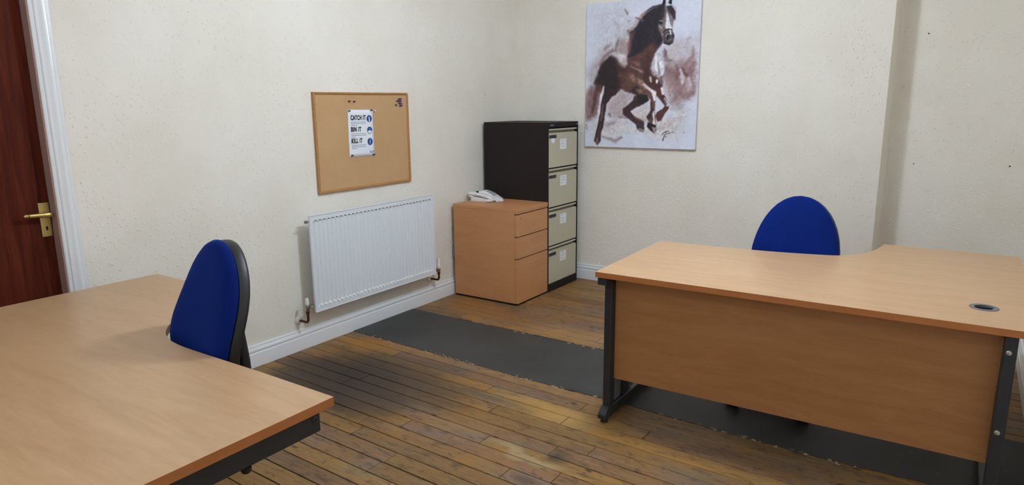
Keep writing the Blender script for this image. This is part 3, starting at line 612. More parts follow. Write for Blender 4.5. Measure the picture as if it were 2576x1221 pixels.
PX0, PX1, PZa, PZb = .6665, 1.5825, 1.1185, 2.2165
def noise2(h, w, cell, rng):
    gy, gx_ = int(h/cell)+3, int(w/cell)+3
    g = rng.random((gy, gx_)); yy = np.arange(h)/cell; xx = np.arange(w)/cell
    iy = yy.astype(int); ix = xx.astype(int); fy = yy-iy; fx = xx-ix
    fy = (fy*fy*(3-2*fy))[:,None]; fx = (fx*fx*(3-2*fx))[None,:]
    a = g[iy][:,ix]; b = g[iy][:,ix+1]; c = g[iy+1][:,ix]; d = g[iy+1][:,ix+1]
    return (a*(1-fx)+b*fx)*(1-fy)+(c*(1-fx)+d*fx)*fy
def make_picture(NX=380):
    NY = int(NX*1.2); sc_ = NX/1000.; rng = np.random.default_rng(4)
    img = np.empty((NY,NX,3)); Y, X = np.mgrid[0:NY,0:NX].astype(float); U = (X+.5)/sc_; V = (Y+.5)/sc_
    n1 = noise2(NY,NX,40,rng); n2 = noise2(NY,NX,14,rng); n3 = noise2(NY,NX,5,rng)
    wa = (n1-.5)*1.2+(n2-.5)*.8+(n3-.5)*.5
    wb_ = (noise2(NY,NX,36,rng)-.5)*1.2+(noise2(NY,NX,12,rng)-.5)*.8+(noise2(NY,NX,4,rng)-.5)*.5
    t = (n1*.6+n2*.4)[...,None]
    img[:] = np.array((204,208,224))*t+np.array((190,195,212))*(1-t)
    for kind, c, al, soft, wob, pts in PAINT:
        P = np.array(pts, float); m_ = soft+wob+30
        x0, x1 = max(0,int((P[:,0].min()-m_)*sc_)), min(NX,int((P[:,0].max()+m_)*sc_)); y0, y1 = max(0,int((P[:,1].min()-m_)*sc_)), min(NY,int((P[:,1].max()+m_)*sc_))
        if x1 <= x0 or y1 <= y0: continue
        s_ = (slice(y0,y1), slice(x0,x1)); u = U[s_]+wob*wa[s_]; v = V[s_]+wob*wb_[s_]
        dist = np.full(u.shape, 1e9)
        if kind == 'F':
            inside = np.zeros(u.shape, bool); n_ = len(P)
            for i in range(n_):
                (ax, ay), (bx, by) = P[i], P[(i+1)%n_]
                dx, dy = bx-ax, by-ay; L = dx*dx+dy*dy+1e-9
                tt = np.clip(((u-ax)*dx+(v-ay)*dy)/L, 0, 1); dist = np.minimum(dist, np.hypot(u-ax-tt*dx, v-ay-tt*dy))
                if dy != 0: inside ^= ((ay > v) != (by > v)) & (u < dx*(v-ay)/dy+ax)
            sd = np.where(inside, -dist, dist)
        else:
            for i in range(len(P)-1):
                (ax, ay, ra), (bx, by, rb) = P[i], P[i+1]
                dx, dy = bx-ax, by-ay; L = dx*dx+dy*dy+1e-9
                tt = np.clip(((u-ax)*dx+(v-ay)*dy)/L, 0, 1); dist = np.minimum(dist, np.hypot(u-ax-tt*dx, v-ay-tt*dy)-(ra+tt*(rb-ra)))
            sd = dist
        a = np.clip(.5-sd/(2*soft), 0, 1); a = a*a*(3-2*a)*al
        if soft > 18: a = a*(.72+.5*n2[s_]).clip(0,1)
        a = a[...,None]; cc = np.array(c, float)*(1+.16*((n2[s_]-.5)+(n3[s_]-.5)))[...,None]
        img[s_] = img[s_]*(1-a)+cc*a
    img *= (1+.03*(n3-.5))[...,None]
    img = (img*1.10).clip(0,250)/255
    L_ = np.where(img <= .04045, img/12.92, ((img+.055)/1.055)**2.4)
    me = bpy.data.meshes.new('picture')
    vx, vy = np.meshgrid(np.arange(NX+1)/NX, np.arange(NY+1)/NY)
    co = np.stack([PX0+vx*(PX1-PX0)-(PX0+PX1)/2, np.full(vx.shape,-.0352), (PZb-PZa)*(1-vy)], -1).reshape(-1,3)
    idx = (np.arange(NY)[:,None]*(NX+1)+np.arange(NX)[None,:]).ravel()
    F_ = np.stack([idx+NX+1, idx+NX+2, idx+1, idx], -1)
    me.vertices.add(len(co)); me.vertices.foreach_set('co', co.ravel())
    me.loops.add(F_.size); me.loops.foreach_set('vertex_index', F_.ravel())
    me.polygons.add(len(F_)); me.polygons.foreach_set('loop_start', np.arange(len(F_))*4); me.update(calc_edges=True)
    at_ = me.color_attributes.new('ink', 'FLOAT_COLOR', 'CORNER')
    cols = np.concatenate([L_.reshape(-1,3), np.ones((NX*NY,1))], 1)
    # bilinear: corner colour = average of the touching cells
    cg = np.pad(L_, ((1,1),(1,1),(0,0)), 'edge'); cv = (cg[:-1,:-1]+cg[1:,:-1]+cg[:-1,1:]+cg[1:,1:])/4
    cv = cv.reshape(-1,3)[F_.ravel()]; at_.data.foreach_set('color', np.concatenate([cv, np.ones((len(cv),1))], 1).ravel())
    return me
k = NT('printed_canvas'); a = k.n('ShaderNodeAttribute', attribute_name='ink'); k.set(Base_Color=a.outputs[0], Roughness=.55, Specular_IOR_Level=.3); k.bump(k.noise(k.coord(), 700, 2), .15, .001)
pt = thing('canvas_painting', 'large unframed canvas of a dark galloping horse in brown and grey', 'painting', ((PX0+PX1)/2,0,PZa))
hw = (PX1-PX0)/2
MB().box(-hw,hw,-.035,-.001,0,PZb-PZa).build('stretched_canvas', plain('canvas_edge', (206,204,206), .7), pt, bevel=.002)
pm = make_picture(); pm.materials.append(k.m); link(bpy.data.objects.new('picture', pm), pt)

# ------------------------------------------------------------------ radiator
RY0, RY1, RZ0, RZ1, RXF = -2.388, -1.282, .2415, .8315, .1085
rad = thing('radiator', 'white steel panel radiator on the left wall under the pinboard', 'radiator', (0,(RY0+RY1)/2,RZ0))
L2 = (RY1-RY0)/2; RH = RZ1-RZ0; NF = 33; fp = 2*L2/(NF+.6)
prof = [(-L2, 0)]
mb = MB()
# front panel: vertical flutes as a closed cross-section swept up, flat bands at top and bottom
def section(depth):
    pts = []
    y = -L2
    pts += [(RXF-.002,y),(RXF,y+.003)]
    for i in range(NF):
        c = -L2+fp*(.8+i)
        w = fp*.24
        pts += [(RXF, c-w), (RXF-depth, c-w*.35), (RXF-depth, c+w*.35), (RXF, c+w)]
    pts += [(RXF, L2-.003),(RXF-.002,L2),(RXF-.014,L2),(RXF-.014,-L2)]
    return pts
secs = [(0,.0,.0),(.003,.0,0),(.028,.0,0),(.040,.006,0),(RH-.045,.006,0),(RH-.034,.0,0),(RH-.004,0,0),(RH,.0,0)]
mb.rings([[(x,y,z) for x, y in section(d)] for z, d, _ in secs])
mb.build('front_panel', M['rad'], rad, angle=20)
MB().box(RXF-.014,RXF+.0015,-L2,L2,-.002,.0035).box(RXF-.014,RXF+.003,-L2,L2,RH-.004,RH+.002).box(RXF-.012,RXF+.0015,-L2-.002,-L2+.003,0,RH).box(RXF-.012,RXF+.0015,L2-.003,L2+.002,0,RH).build('rolled_rim', M['rad'], rad, bevel=.0012)
MB().prism([(.060+.0,y) for y in (-L2+.06,L2-.06)]+[(y_,yy) for k_ in [0] for y_, yy in ((.090,L2-.06),(.090,-L2+.06))], .05, RH-.05, 2).build('convector_fins', M['rad'], rad, smooth=False)
for y in (-L2+.13, L2-.16): MB().box(.003,.088,y,y+.03,.06,RH-.08).build('wall_bracket', M['rad'], rad, bevel=.002)
slot = MB(); blob_ = MB()
for i in range(NF-1):
    c = -L2+fp*(1.3+i)
    slot.box(RXF-.001,RXF+.0004,c-.0095,c+.0065,RH-.036,RH-.030)
    blob_.rings([[(RXF+h, c+.0085*s*math.cos(t), .036+(.0125*s*math.sin(t) if math.sin(t) > 0 else .002*math.sin(t))) for t in [2*math.pi*j/14 for j in range(14)]] for h, s in ((-.001,1),(.002,.9),(.004,.6),(.0045,.2))])
tag(slot.build('top_slot', M['grommet'], rad, smooth=False), kind='stuff')
tag(blob_.build('pressed_dimple', plain('dimple_highlight',(240,242,244),.25), rad), kind='stuff')  # dimples coloured lighter than the panel, a painted highlight
MB().cyl((.09,-L2-.0005,RH-.036),(.09,-L2-.014,RH-.036),.008,.007,8).cyl((.09,-L2-.012,RH-.036),(.09,-L2-.022,RH-.036),.010,.010,14).cyl((.09,-L2-.022,RH-.036),(.09,-L2-.026,RH-.036),.004,.004,4).build('bleed_valve', M['chrome'], rad)
for sgn, zz in ((-1,.055),(1,.035)):
    y = sgn*L2; e = sgn*.06; zc = zz-.01 if sgn > 0 else zz-.012
    v = MB().cyl((.092,y,zc),(.092,y+sgn*.022,zc),.009,.009,12).cyl((.092,y+sgn*.010,zc),(.092,y+sgn*.038,zc),.0135,.0125,6).lathe([(.0001,-.022),(.012,-.022),(.0135,-.006),(.0135,.010),(.010,.018),(.0001,.018)], (.092,y+sgn*(.050 if sgn < 0 else .052),zc), 2, 14)
    yc = y+sgn*(.050 if sgn < 0 else .052)
    v = v.build('valve_body', M['chrome'], rad)
    MB().lathe([(.0001,.016),(.0115,.016),(.0125,.022),(.0105,.050),(.0095,.056),(.0001,.057)] if sgn < 0 else [(.0001,.006),(.0135,.006),(.0145,.012),(.0145,.030),(.011,.034),(.0110,.072),(.010,.076),(.0001,.077)], (.092,yc,zc), 2, 18).build('valve_cap', M['wplastic'], rad)
    zl = -.055 if sgn < 0 else -.062
    P_ = [(.092,yc,zc-.016),(.092,yc,zc-.03),(.092,yc,zl+.022)]+[(.092-.02+.02*math.cos(math.radians(a)), yc, zl+.022-.02*math.sin(math.radians(a))-.0) for a in (20,45,70,90)]+[(.03,yc,zl+.002),(.004,yc,zl+.002)]
    MB().tube(P_, .0078, 14).lathe([(.0001,-.040),(.0100,-.040),(.0118,-.036),(.0118,-.022),(.009,-.018),(.0001,-.018)], (.092,yc,zc), 2, 12).build('copper_pipe', M['copper'], rad)
    MB().lathe([(.0001,0),(.026,0),(.026,.003),(.021,.008),(.011,.012),(.0095,.016),(.0001,.016)], (.0015,yc,zl+.002), 0, 24).build('pipe_collar', M['wplastic'], rad)

# ------------------------------------------------------------------ wall socket behind the pedestal
so_ = thing('wall_socket', 'pale plastic wall socket on the left wall beside the wooden pedestal', 'socket', (.0,-.89,.335))
MB().box(.001,.034,-.068,.068,-.045,.045).build('back_box', M['greypanel'], so_, bevel=.003)
MB().box(.034,.042,-.073,.073,-.0475,.0475).build('face_plate', M['wplastic'], so_, bevel=.003)
for s in (-1,1):
    MB().box(.042,.045,s*.035-.006,s*.035+.006,.018,.036).build('switch', M['wplastic'], so_, bevel=.001)
    MB().box(.0418,.0424,s*.035-.003,s*.035+.003,.002,.010).box(.0418,.0424,s*.035-.015,s*.035-.008,-.014,-.009).box(.0418,.0424,s*.035+.008,s*.035+.015,-.014,-.009).build('pin_holes', M['void'], so_, smooth=False)

# ------------------------------------------------------------------ filing cabinet
CX1, CYF, CW, CD, CH = .6305, -.0842, .47, .600, 1.321
fc = thing('filing_cabinet', 'tall four drawer filing cabinet, dark brown with putty coloured drawers, in the corner', 'filing cabinet', (CX1-CD/2,CYF-CW/2,0))
hx, hy = CD/2, CW/2
b = MB()
b.box(-hx,hx,-hy,-hy+.012,.0,CH).box(-hx,hx,hy-.012,hy,.0,CH).box(-hx,-hx+.01,-hy+.012,hy-.012,.0,CH).box(-hx+.01,hx,-hy+.012,hy-.012,CH-.036,CH).box(-hx+.01,hx,-hy+.012,hy-.012,0,.064)
for i in range(1,4): b.box(-hx+.3,hx-.012,-hy+.012,hy-.012,.064+i*.305-.012,.064+i*.305+.0)
b.box(-hx+.01,hx-.03,-hy+.012,hy-.012,.064,CH-.036)
b.build('body', M['brownsteel'], fc, bevel=.003)
MB().cyl((hx,hy-.028,CH-.020),(hx+.006,hy-.028,CH-.020),.009,.0085,18).build('lock', M['chrome'], fc)
MB().box(hx,hx+.0012,-hy+.03,-hy+.085,CH-.026,CH-.014).build('badge', M['grommet'], fc, bevel=.0005)
for i in range(4):
    z0 = .066+i*.3048; z1 = z0+.293
    y0, y1 = -hy+.014, hy-.018
    # drawer front: face with chamfered corner and a full-width finger lip under the top rail
    d = MB().prism([(y0,z0),(y1,z0),(y1,z1-.040),(y1-.012,z1-.030),(y0,z1-.030)], hx-.022, hx-.001, 0).build('drawer', M['drawer'], fc, bevel=.002)
    MB().prism([(hx-.026,z1-.030),(hx-.016,z1-.030),(hx-.013,z1-.012),(hx-.026,z1-.012)], y0+.002, y1-.022, 1).build('handle_recess', M['drawer_shade'], d, smooth=False)
    MB().prism([(hx-.026,z1-.012),(hx-.004,z1-.013),(hx+.001,z1-.010),(hx+.0015,z1-.003),(hx-.002,z1),(hx-.026,z1)], y0+.002, y1-.008, 1).build('handle', M['drawer'], d, bevel=.001)
    MB().box(hx-.001,hx+.003,y0+.002,y0+.105,z1-.070,z1-.046).build('label_holder', M['black_plastic'], d, bevel=.001)
    yl, zl = ((y0+.165, z1-.125) if i == 3 else (y0+.170, z1-.105))
    lb = MB().box(hx-.0005,hx+.0005,yl,yl+.098,zl-.035,zl+.045).build('paper_label', M['paper'], d, smooth=False)
    mb = MB(); random.seed(i)
    for r_ in range(3): mb.box(hx+.0005,hx+.0008,yl+.02,yl+.02+random.uniform(.02,.055),zl+.028-r_*.022,zl+.032-r_*.022)
    mb.build('printed_lines', M['gink'], lb, smooth=False)
    if i == 3:
        mb = MB(); mb.prism([(y0+.025,zl+.060),(y0+.080,zl+.056),(y0+.086,zl+.028),(y0+.062,zl+.018),(y0+.038,zl+.024),(y0+.034,zl+.044)], hx-.0005, hx+.0006, 0)
        mb.build('torn_sticker', M['paper'], d, smooth=False)

# ------------------------------------------------------------------ pedestal
PDX1, PDY, PDD, PDW, PDH = .6283, -.979, .589, .424, .7212
pd = thing('drawer_pedestal', 'beech three drawer desk pedestal in front of the filing cabinet', 'pedestal', (PDX1-PDD/2,PDY+PDW/2,0))
hx, hy = PDD/2, PDW/2
MB().box(-hx+.004,hx-.022,-hy,-hy+.018,.014,PDH-.025).box(-hx+.004,hx-.022,hy-.018,hy,.014,PDH-.025).box(-hx+.004,-hx+.018,-hy+.018,hy-.018,.014,PDH-.025).box(-hx+.018,hx-.022,-hy+.018,hy-.018,.014,.03).box(-hx+.018,hx-.04,-hy+.018,hy-.018,.03,PDH-.03).build('carcass', M['beech_ped'], pd, bevel=.001)
MB().box(-hx+.008,hx-.008,-hy+.004,hy-.004,0,.014).build('base_gap_shade', M['void'], pd, smooth=False)  # near-black block painted for the shaded gap under the carcass
MB().box(-hx,hx,-hy-.001,hy+.001,PDH-.025,PDH).build('top', M['beech_ped'], pd, bevel=.0015)
MB().box(hx-.0215,hx-.001,-hy+.001,hy-.001,.685,PDH-.0255).build('top_rail', M['beech_ped'], pd, bevel=.001)
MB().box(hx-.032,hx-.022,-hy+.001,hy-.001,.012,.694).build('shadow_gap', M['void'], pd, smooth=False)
for i, (z0, z1) in enumerate(((.015,.347),(.354,.511),(.518,.678))):
    d = MB().box(hx-.0215,hx-.001,-hy+.001,hy-.001,z0,z1).build('drawer', M['beech_ped'], pd, bevel=.001)
    if i == 2: MB().cyl((hx-.001,-hy+.05,.650),(hx+.004,-hy+.05,.650),.009,.009,18).build('lock', M['chrome'], d)

# ------------------------------------------------------------------ telephone
ph = thing('desk_telephone', 'white corded desk telephone on top of the wooden pedestal', 'telephone', (.155,-.705,PDH), math.radians(4))
# base wedge: high at the back (-x), low at the front (+x)
def rr(x0,x1,y0,y1,r,n=5):
    return arc(x1-r,y1-r,r,0,90,n)+arc(x0+r,y1-r,r,90,180,n)+arc(x0+r,y0+r,r,180,270,n)+arc(x1-r,y0+r,r,270,360,n)
def wedge(x0,x1,y0,y1,h,r=.018):
    o = rr(x0,x1,y0,y1,r); i = rr(x0+.008,x1-.008,y0+.006,y1-.006,r)
    return [[(x,y,0) for x, y in o],[(x,y,h(x)*.75) for x, y in o],[(x,y,h(x)) for x, y in i]]
MB().rings(wedge(-.105,.105,-.075,.095,lambda x: .030-.07*(x+.1)+.002)).build('base', M['phone'], ph)
hump = [(-.095,.030),(-.075,.060),(-.04,.074),(0,.070),(.04,.054),(.075,.034),(.1,.018)]
hs = spline(hump, 4)
rings_ = []
for x, z in hs:
    w = .058
    rings_.append([(x, .028-w, .012),(x, .028-w, z*.72),(x, .028-w*.82, z*.93),(x, .028-w*.5, z),(x, .028+w*.5, z),(x, .028+w*.82, z*.93),(x, .028+w, z*.72),(x, .028+w, .012)])
MB().rings(rings_).build('keypad_housing', M['phone'], ph, angle=50)
kb = MB()
for i in range(4):
    for j in range(3): 
        x = .005+i*.018; z = np.interp(x, [a for a,_ in hump], [b for _,b in hump])
        kb.box(x-.006,x+.006,.0+j*.02,.014+j*.02,z-.004,z+.003)
kb.build('keypad', M['phone_grey'], ph, bevel=.001)
# handset resting along the near side, black bar standing in for the shaded gap to the housing
rs = []
for x, z, w, h_ in ((-.128,.052,.008,.006),(-.120,.055,.019,.012),(-.104,.056,.024,.016),(-.085,.056,.024,.016),(-.055,.053,.019,.013),(0,.047,.018,.013),(.045,.039,.019,.014),(.066,.034,.024,.016),(.085,.030,.022,.014),(.096,.028,.010,.007)):
    rs.append([(x, -.062+w*math.copysign(abs(math.cos(t))**.8,math.cos(t)), z+h_*math.copysign(abs(math.sin(t))**.8,math.sin(t))) for t in [2*math.pi*j/18 for j in range(18)]])
def pad_(x, z0, z1): return [[(x+.020*math.cos(t), -.062+.020*math.sin(t), z) for t in [2*math.pi*j/14 for j in range(14)]] for z in (z0,z1)]
MB().rings(rs).rings(pad_(-.096,.030,.052)).rings(pad_(.070,.014,.034)).build('handset', M['phone'], ph)
MB().prism([(-.078,.060),(-.066,.074),(-.056,.073),(-.048,.060),(.030,.050),(.034,.040),(-.078,.048)], -.036, -.0285, 1).build('cradle_gap_shade', M['void'], ph, bevel=.001)
cp = spline([(.085,-.058,.026),(.100,-.066,.012),(.085,-.085,.009),(.055,-.088,.009),(.090,-.090,.010),(.118,-.070,.020),(.135,-.045,.022),(.150,-.020,.012),(.165,-.03,.009),(.150,-.055,.009),(.125,-.062,.009)], 10)
coil = []
L_ = 0
for i in range(len(cp)-1):
    a, b_ = Vector(cp[i]), Vector(cp[i+1]); seg_ = (b_-a).length
    for q in range(6):
        p = a.lerp(b_, q/6); th = (L_+seg_*q/6)/.0070*2*math.pi
        d = (b_-a).normalized(); n_ = d.cross(Vector((0,0,1))).normalized(); b2 = d.cross(n_)
        coil.append(p+(n_*math.cos(th)+b2*math.sin(th))*.0055+Vector((0,0,.001)))
    L_ += seg_
MB().tube([(p.x,p.y,max(p.z,.0040)) for p in coil], .0036, 7).build('coiled_cord', M['phone'], ph)

# ------------------------------------------------------------------ desks
DZT, DTH = .73, .025
def desk(name, label, cat_, outline, mats=None):
    t = thing(name, label, cat_)
    return t
# right desk: outline in desk coordinates (origin near-left corner, x along the front edge)
th = .0188; DX, DYc = 1.9469, -2.3274
rd = thing('corner_desk', 'beech L-shaped corner desk on the right with front panel and cable hole', 'desk', (DX,DYc,0), th)
inner = spline([(.45,.812),(.60,.830),(.76,.862),(.865,.895),(.925,.955),(.975,1.035),(1.005,1.135),(1.0256,1.262),(1.0256,1.300)], 5)
GX, GY = 1.434, .245
out_ = [(0,0),(1.60,0),(1.60,1.300)]+inner[::-1]+[(.30,.802),(.15,.80),(0,.798)]
def top(out_, holes, t, name='tabletop'):
    me_parts = MB()
    bm2 = me_parts.bm
    # boundary loop extruded; caps filled around the cable hole
    A = [bm2.verts.new((x,y,DZT-DTH)) for x, y in out_]; B = [bm2.verts.new((x,y,DZT)) for x, y in out_]
    n_ = len(out_); side = []
    for i in range(n_): side.append(bm2.faces.new((A[i],A[(i+1)%n_],B[(i+1)%n_],B[i])))
    eA = [bm2.edges.get((A[i],A[(i+1)%n_])) for i in range(n_)]; eB = [bm2.edges.get((B[i],B[(i+1)%n_])) for i in range(n_)]
    for cx_, cy2, r_ in holes:
        c0 = [bm2.verts.new((cx_+r_*math.cos(2*math.pi*k_/32), cy2+r_*math.sin(2*math.pi*k_/32), DZT-DTH)) for k_ in range(32)]
        c1 = [bm2.verts.new((v.co.x, v.co.y, DZT)) for v in c0]
        for i in range(32): bm2.faces.new((c0[i],c0[(i+1)%32],c1[(i+1)%32],c1[i]))
        eA += [bm2.edges.get((c0[i],c0[(i+1)%32])) for i in range(32)]; eB += [bm2.edges.get((c1[i],c1[(i+1)%32])) for i in range(32)]
    for E_ in (eA, eB): bmesh.ops.triangle_fill(bm2, use_beauty=True, use_dissolve=False, edges=E_)
    o = me_parts.build(name, M['beech_top'], t, smooth=False)
    o.data.materials.append(M['beech_edge'])
    for p in o.data.polygons:
        if abs(p.normal.z) < .5: p.material_index = 1
    bv = o.modifiers.new('bevel','BEVEL'); bv.width = .0016; bv.segments = 2; bv.limit_method = 'ANGLE'; bv.angle_limit = math.radians(60)
    return o
def grommet(t, x, y, r=.040):
    g_ = MB().lathe([(r-.006,-.018),(r-.002,-.018),(r-.002,.0),(r+.006,.0005),(r+.005,.0022),(r-.006,.0026),(r-.010,.001),(r-.010,-.018)], (x,y,DZT), 2, 36)
    g_ = g_.bm
    # open ring: remove end caps
    bmesh.ops.delete(g_, geom=[f for f in g_.faces if len(f.verts) > 8], context='FACES_ONLY')
    w_ = MB(); w_.bm = g_; gr = w_.build('cable_grommet', M['grommet'], t)
    MB().lathe([(.0001,-.016),(r-.010,-.016),(r-.010,-.014),(.0001,-.014)], (x,y,DZT), 2, 28).build('grommet_well', M['black_plastic'], gr)
    MB().prism([(x+(r-.011)*math.cos(a_), y+(r-.011)*math.sin(a_)) for a_ in np.linspace(math.radians(25),math.radians(155),12)], DZT-.006, DZT-.003).build('grommet_lid', M['black_plastic'], gr)
top(out_, [(GX,GY,.036)], rd); grommet(rd, GX, GY)
MB().box(.055,1.492,.100,.118,.200,.690).build('modesty_panel', M['beech_shaded'], rd, bevel=.001)
def cframe(t, x, w, yf, yr, y_up, top0, top1, panel=True, extra=None):
    # cantilever end frame: foot beam, uprights, top beam, all one metal frame but separate visible members
    MB().prism([(yf,.022),(yf+.012,.018),(yr,.018),(yr,.045),(yr-.03,.058),(y_up+.06,.070),(y_up-.01,.072),(yf+.01,.052),(yf,.044)], x, x+w, 0).build('foot_beam', M['black_metal'], t, bevel=.005)
    for y in (yf+.03, yr-.04): MB().cyl((x+w/2,y,0),(x+w/2,y,.020),.018,.014,18).build('foot_glide', M['black_plastic'], t)
    MB().box(x+.002,x+w-.002,y_up,y_up+.055,.068,.672).build('upright', M['black_metal'], t, bevel=.006)
    MB().box(x+.002,x+w-.002,y_up+.145,y_up+.225,.068,.672).build('upright', M['black_metal'], t, bevel=.006)
    MB().box(x-.010,x+w-.006,top0,top1,.668,DZT-DTH).build('top_beam', M['black_metal'], t, bevel=.004)
    if panel: MB().box(x+.012,x+w-.012,y_up+.055,y_up+.300,.072,.668).build('cable_riser', M['greypanel'], t, bevel=.001)
# left end frame of the right desk
cframe(rd, .015, .042, .015, .62, .062, .012, .66)
# right end frame
def sideframe(x):
    MB().box(x,x+.038,.035,.093,.020,DZT-DTH).build('upright', M['black_metal'], rd, bevel=.004)
    MB().box(x,x+.038,.035,.60,.018,.060).build('foot_beam', M['black_metal'], rd, bevel=.005)
    MB().box(x,x+.034,.093,.66,.665,DZT-DTH).build('top_beam', M['black_metal'], rd, bevel=.003)
    MB().cyl((x+.019,.06,0),(x+.019,.06,.02),.018,.014,18).build('foot_glide', M['black_plastic'], rd)
    MB().cyl((x+.019,.56,0),(x+.019,.56,.02),.018,.014,18).build('foot_glide', M['black_plastic'], rd)
    for z in (.640,.352): MB().lathe([(.0001,-.006),(.004,-.006),(.0085,-.004),(.0095,0),(.0001,0)], (x+.015,.035,z), 1, 20).build('bolt', M['steel'], rd)
sideframe(1.492)
# return end frame
MB().box(1.10,1.56,1.205,1.245,.665,DZT-DTH).build('top_beam', M['black_metal'], rd, bevel=.003)
MB().box(1.30,1.36,1.205,1.243,.06,.668).build('upright', M['black_metal'], rd, bevel=.004)
MB().box(1.06,1.585,1.203,1.245,.018,.062).build('foot_beam', M['black_metal'], rd, bevel=.005)
for x in (1.09,1.555): MB().cyl((x,1.224,0),(x,1.224,.02),.018,.014,18).build('foot_glide', M['black_plastic'], rd)

# left desk: origin at its near-right user corner, x to the right, y to the back
ld = thing('corner_desk', 'beech L-shaped corner desk at the left, by the door, cut off by the frame', 'desk', (1.9795,-3.8613,0), math.radians(.07))
innerL = spline([(-0.580,-0.005),(-0.685,-0.005),(-0.752,0.001),(-0.790,0.009),(-0.852,0.032),(-0.897,0.060),(-0.931,0.088),(-0.952,0.111),(-0.990,0.166),(-1.018,0.241),(-1.050,0.331),(-1.079,0.411),(-1.085,0.457)], 5)
outL = [(0,0),(-.30,0)]+innerL+[(-1.6853,.4565),(-1.6853,-.80),(0,-.80)]
top(outL, [(-1.50,-.62,.036)], ld); grommet(ld, -1.50, -.62)
MB().box(-.060,-.036,-.785,-.018,.632,DZT-DTH).build('end_beam', M['black_metal'], ld, bevel=.004)
MB().lathe([(.0001,0),(.0085,0),(.0095,.0015),(.007,.0035),(.0035,.0035),(.003,.002),(.0001,.002)], (-.036,-.036,.672), 0, 20).build('bolt', M['black_metal'], ld)
MB().lathe([(.0001,-.016),(.010,-.016),(.013,-.010),(.013,0),(.0001,0)], (-.048,-.235,.632), 2, 18).build('adjuster_knob', M['black_plastic'], ld)
MB().box(-.068,-.028,-.70,-.62,.055,.632).build('upright', M['black_metal'], ld, bevel=.004)
MB().box(-.068,-.028,-.76,-.12,.018,.058).build('foot_beam', M['black_metal'], ld, bevel=.005)
MB().box(-1.60,-.07,-.69,-.672,.20,.690).build('modesty_panel', M['beech_shaded'], ld, bevel=.001)
MB().box(-1.66,-1.62,-.70,-.62,.055,.70).build('upright', M['black_metal'], ld, bevel=.004)
MB().box(-1.66,-1.62,-.76,-.12,.018,.058).build('foot_beam', M['black_metal'], ld, bevel=.005)
MB().box(-1.40,-1.34,.36,.40,.055,DZT-DTH).build('upright', M['black_metal'], ld, bevel=.004)
MB().box(-1.64,-1.10,.36,.40,.018,.058).build('foot_beam', M['black_metal'], ld, bevel=.005)
for x, y in ((-.048,-.72),(-.048,-.16),(-1.64,-.72),(-1.64,-.16),(-1.60,.38),(-1.14,.38)): MB().cyl((x,y,0),(x,y,.02),.018,.014,18).build('foot_glide', M['black_plastic'], ld)

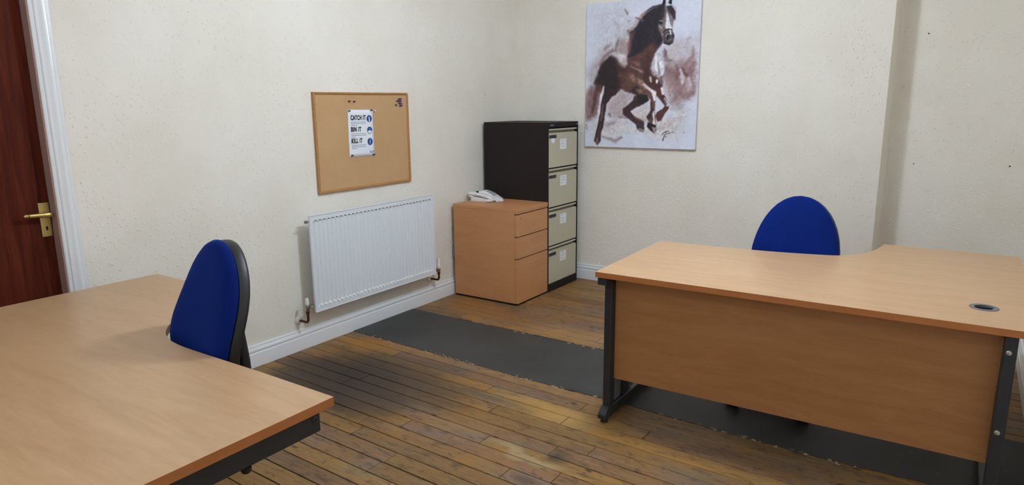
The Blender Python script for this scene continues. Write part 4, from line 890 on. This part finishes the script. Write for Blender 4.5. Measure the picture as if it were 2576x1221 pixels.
# ------------------------------------------------------------------ office chairs
def half_width(t):   # t 0 bottom .. 1 top of the backrest
    return float(np.interp(t, [0,.02,.06,.12,.22,.34,.46,.58,.68,.77,.84,.90,.945,.975,.993,1], [.090,.125,.158,.184,.206,.216,.214,.203,.187,.166,.143,.116,.088,.060,.032,.0]))
def back_outline(H, s=1., n=34):
    ts = [.5-.5*math.cos(math.pi*i/n) for i in range(n+1)]
    R_ = [(half_width(t)*s, H*t) for t in ts]
    return R_+[(-x, z) for x, z in R_[::-1][1:]]
def make_chair(label):
    t = thing('office_chair', label, 'chair')
    H = .485; zb = .545
    O = back_outline(H, .97); cz = H*.45
    def pt_(x, z, d, s, vs=1.):   # curved shell: wraps forward at the sides, lumbar bulge
        X_ = x*s; Z_ = cz+(z-cz)*s*vs
        return (X_, d-.30*X_*X_-.055*math.exp(-((Z_-.13)/.16)**2)+.040*(max(0,Z_)/.5)**1.5, zb+Z_)
    cu = [[pt_(x,z,d,s) for x, z in O] for d, s in ((.000,.93),(-.004,.975),(-.014,.992),(-.026,.975),(-.036,.93),(-.044,.84),(-.049,.68),(-.052,.45),(-.053,.2),(-.053,.02))]
    MB().rings(cu).build('backrest', M['blue'], t, angle=80)
    sh = [[pt_(x,z,d,s,.975) for x, z in O] for d, s in ((-.001,.96),(-.002,.99),(.006,.999),(.022,.998),(.032,.982),(.038,.90),(.041,.7),(.042,.4),(.042,.02))]
    MB().rings(sh).build('back_shell', M['black_plastic'], t, angle=60)
    # seat, wide rounded, front towards -y
    so2 = [(.24*math.copysign(abs(math.cos(a_))**.62, math.cos(a_)), -.235+.225*math.copysign(abs(math.sin(a_))**.62, math.sin(a_))) for a_ in [2*math.pi*k_/44 for k_ in range(44)]]
    cxs, cys = 0, -.235
    def sr(s, z, dz=.0): return [(x*s, cys+(y-cys)*s, z-.025*max(0,(-(y)-.36)/.1)**2) for x, y in so2]
    MB().rings([sr(.9,.448),sr(.98,.452),sr(1,.468),sr(.985,.484),sr(.93,.496),sr(.8,.502),sr(.5,.500),sr(.05,.498)]).build('seat', M['blue'], t, angle=70)
    MB().rings([sr(.6,.425),sr(.9,.432),sr(.985,.446),sr(.985,.456),sr(.9,.458)]).build('seat_shell', M['black_plastic'], t, angle=60)
    MB().box(-.07,.07,-.33,-.12,.392,.428).build('tilt_mechanism', M['black_metal'], t, bevel=.008)
    MB().tube([(0,-.14,.405),(0,-.03,.402),(0,.045,.43),(0,.068,.50),(0,.066,.60),(0,.056,.72),(0,.054,.80)], [.020,.022,.024,.024,.022,.020,.014], 14).build('back_support', M['black_plastic'], t)
    MB().tube([(.07,-.20,.412),(.17,-.20,.412),(.235,-.20,.408)], [.006,.006,.012], 12).build('height_lever', M['black_plastic'], t)
    MB().cyl((0,-.23,.085),(0,-.23,.26),.028,.028,24).cyl((0,-.23,.26),(0,-.23,.395),.014,.014,20).build('gas_column', M['black_metal'], t)
    MB().lathe([(.0001,.060),(.042,.060),(.046,.075),(.042,.112),(.030,.120),(.0001,.120)], (0,-.23,0), 2, 28).build('base_hub', M['black_plastic'], t)
    leg0 = None
    for k_ in range(5):
        a_ = math.radians(90+72*k_)
        if leg0 is None:
            leg0 = MB().rings([[(r_, w_*sx_, z_+h_*sz_) for sx_, sz_ in ((-1,-.5),(1,-.5),(1,.3),(.5,.5),(-.5,.5),(-1,.3))] for r_, w_, z_, h_ in ((.030,.024,.090,.050),(.12,.020,.090,.044),(.22,.017,.082,.034),(.275,.016,.074,.028),(.290,.012,.072,.022))]).build('leg', M['black_plastic'], t, angle=50)
            cs = MB().cyl((.272,-.026,.025),(.272,-.006,.025),.025,.025,22).cyl((.272,.006,.025),(.272,.026,.025),.025,.025,22).cyl((.272,0,.035),(.272,0,.066),.008,.008,10).box(.252,.292,-.007,.007,.020,.052)
            cs = cs.build('caster', M['black_plastic'], leg0); lg_ = leg0
        else:
            lg_ = copy_tree(leg0, t)
        lg_.location = (0,-.23,0); lg_.rotation_euler = (0,0,a_)
    return t
c1 = make_chair('blue fabric office chair with black shell at the left desk, by the radiator')
c1.location = (1.287,-3.733,0); c1.rotation_euler = (0,0,math.radians(-10))
c2 = copy_tree(c1); c2['label'] = 'blue fabric office chair behind the right desk, only its rounded top showing'
c2.location = (2.587,-1.335,-.0); c2.rotation_euler = (0,0,math.radians(1))
for c_ in (c1, c2): c_['group'] = 'matching blue office chairs'
for c_, dz in ((c1,.018),(c2,-.033)):       # gas lifts set to different heights
    for ch in c_.children:
        if ch.name.split('.')[0] in ('backrest','back_shell','seat','seat_shell','tilt_mechanism','back_support','height_lever'): ch.location.z += dz
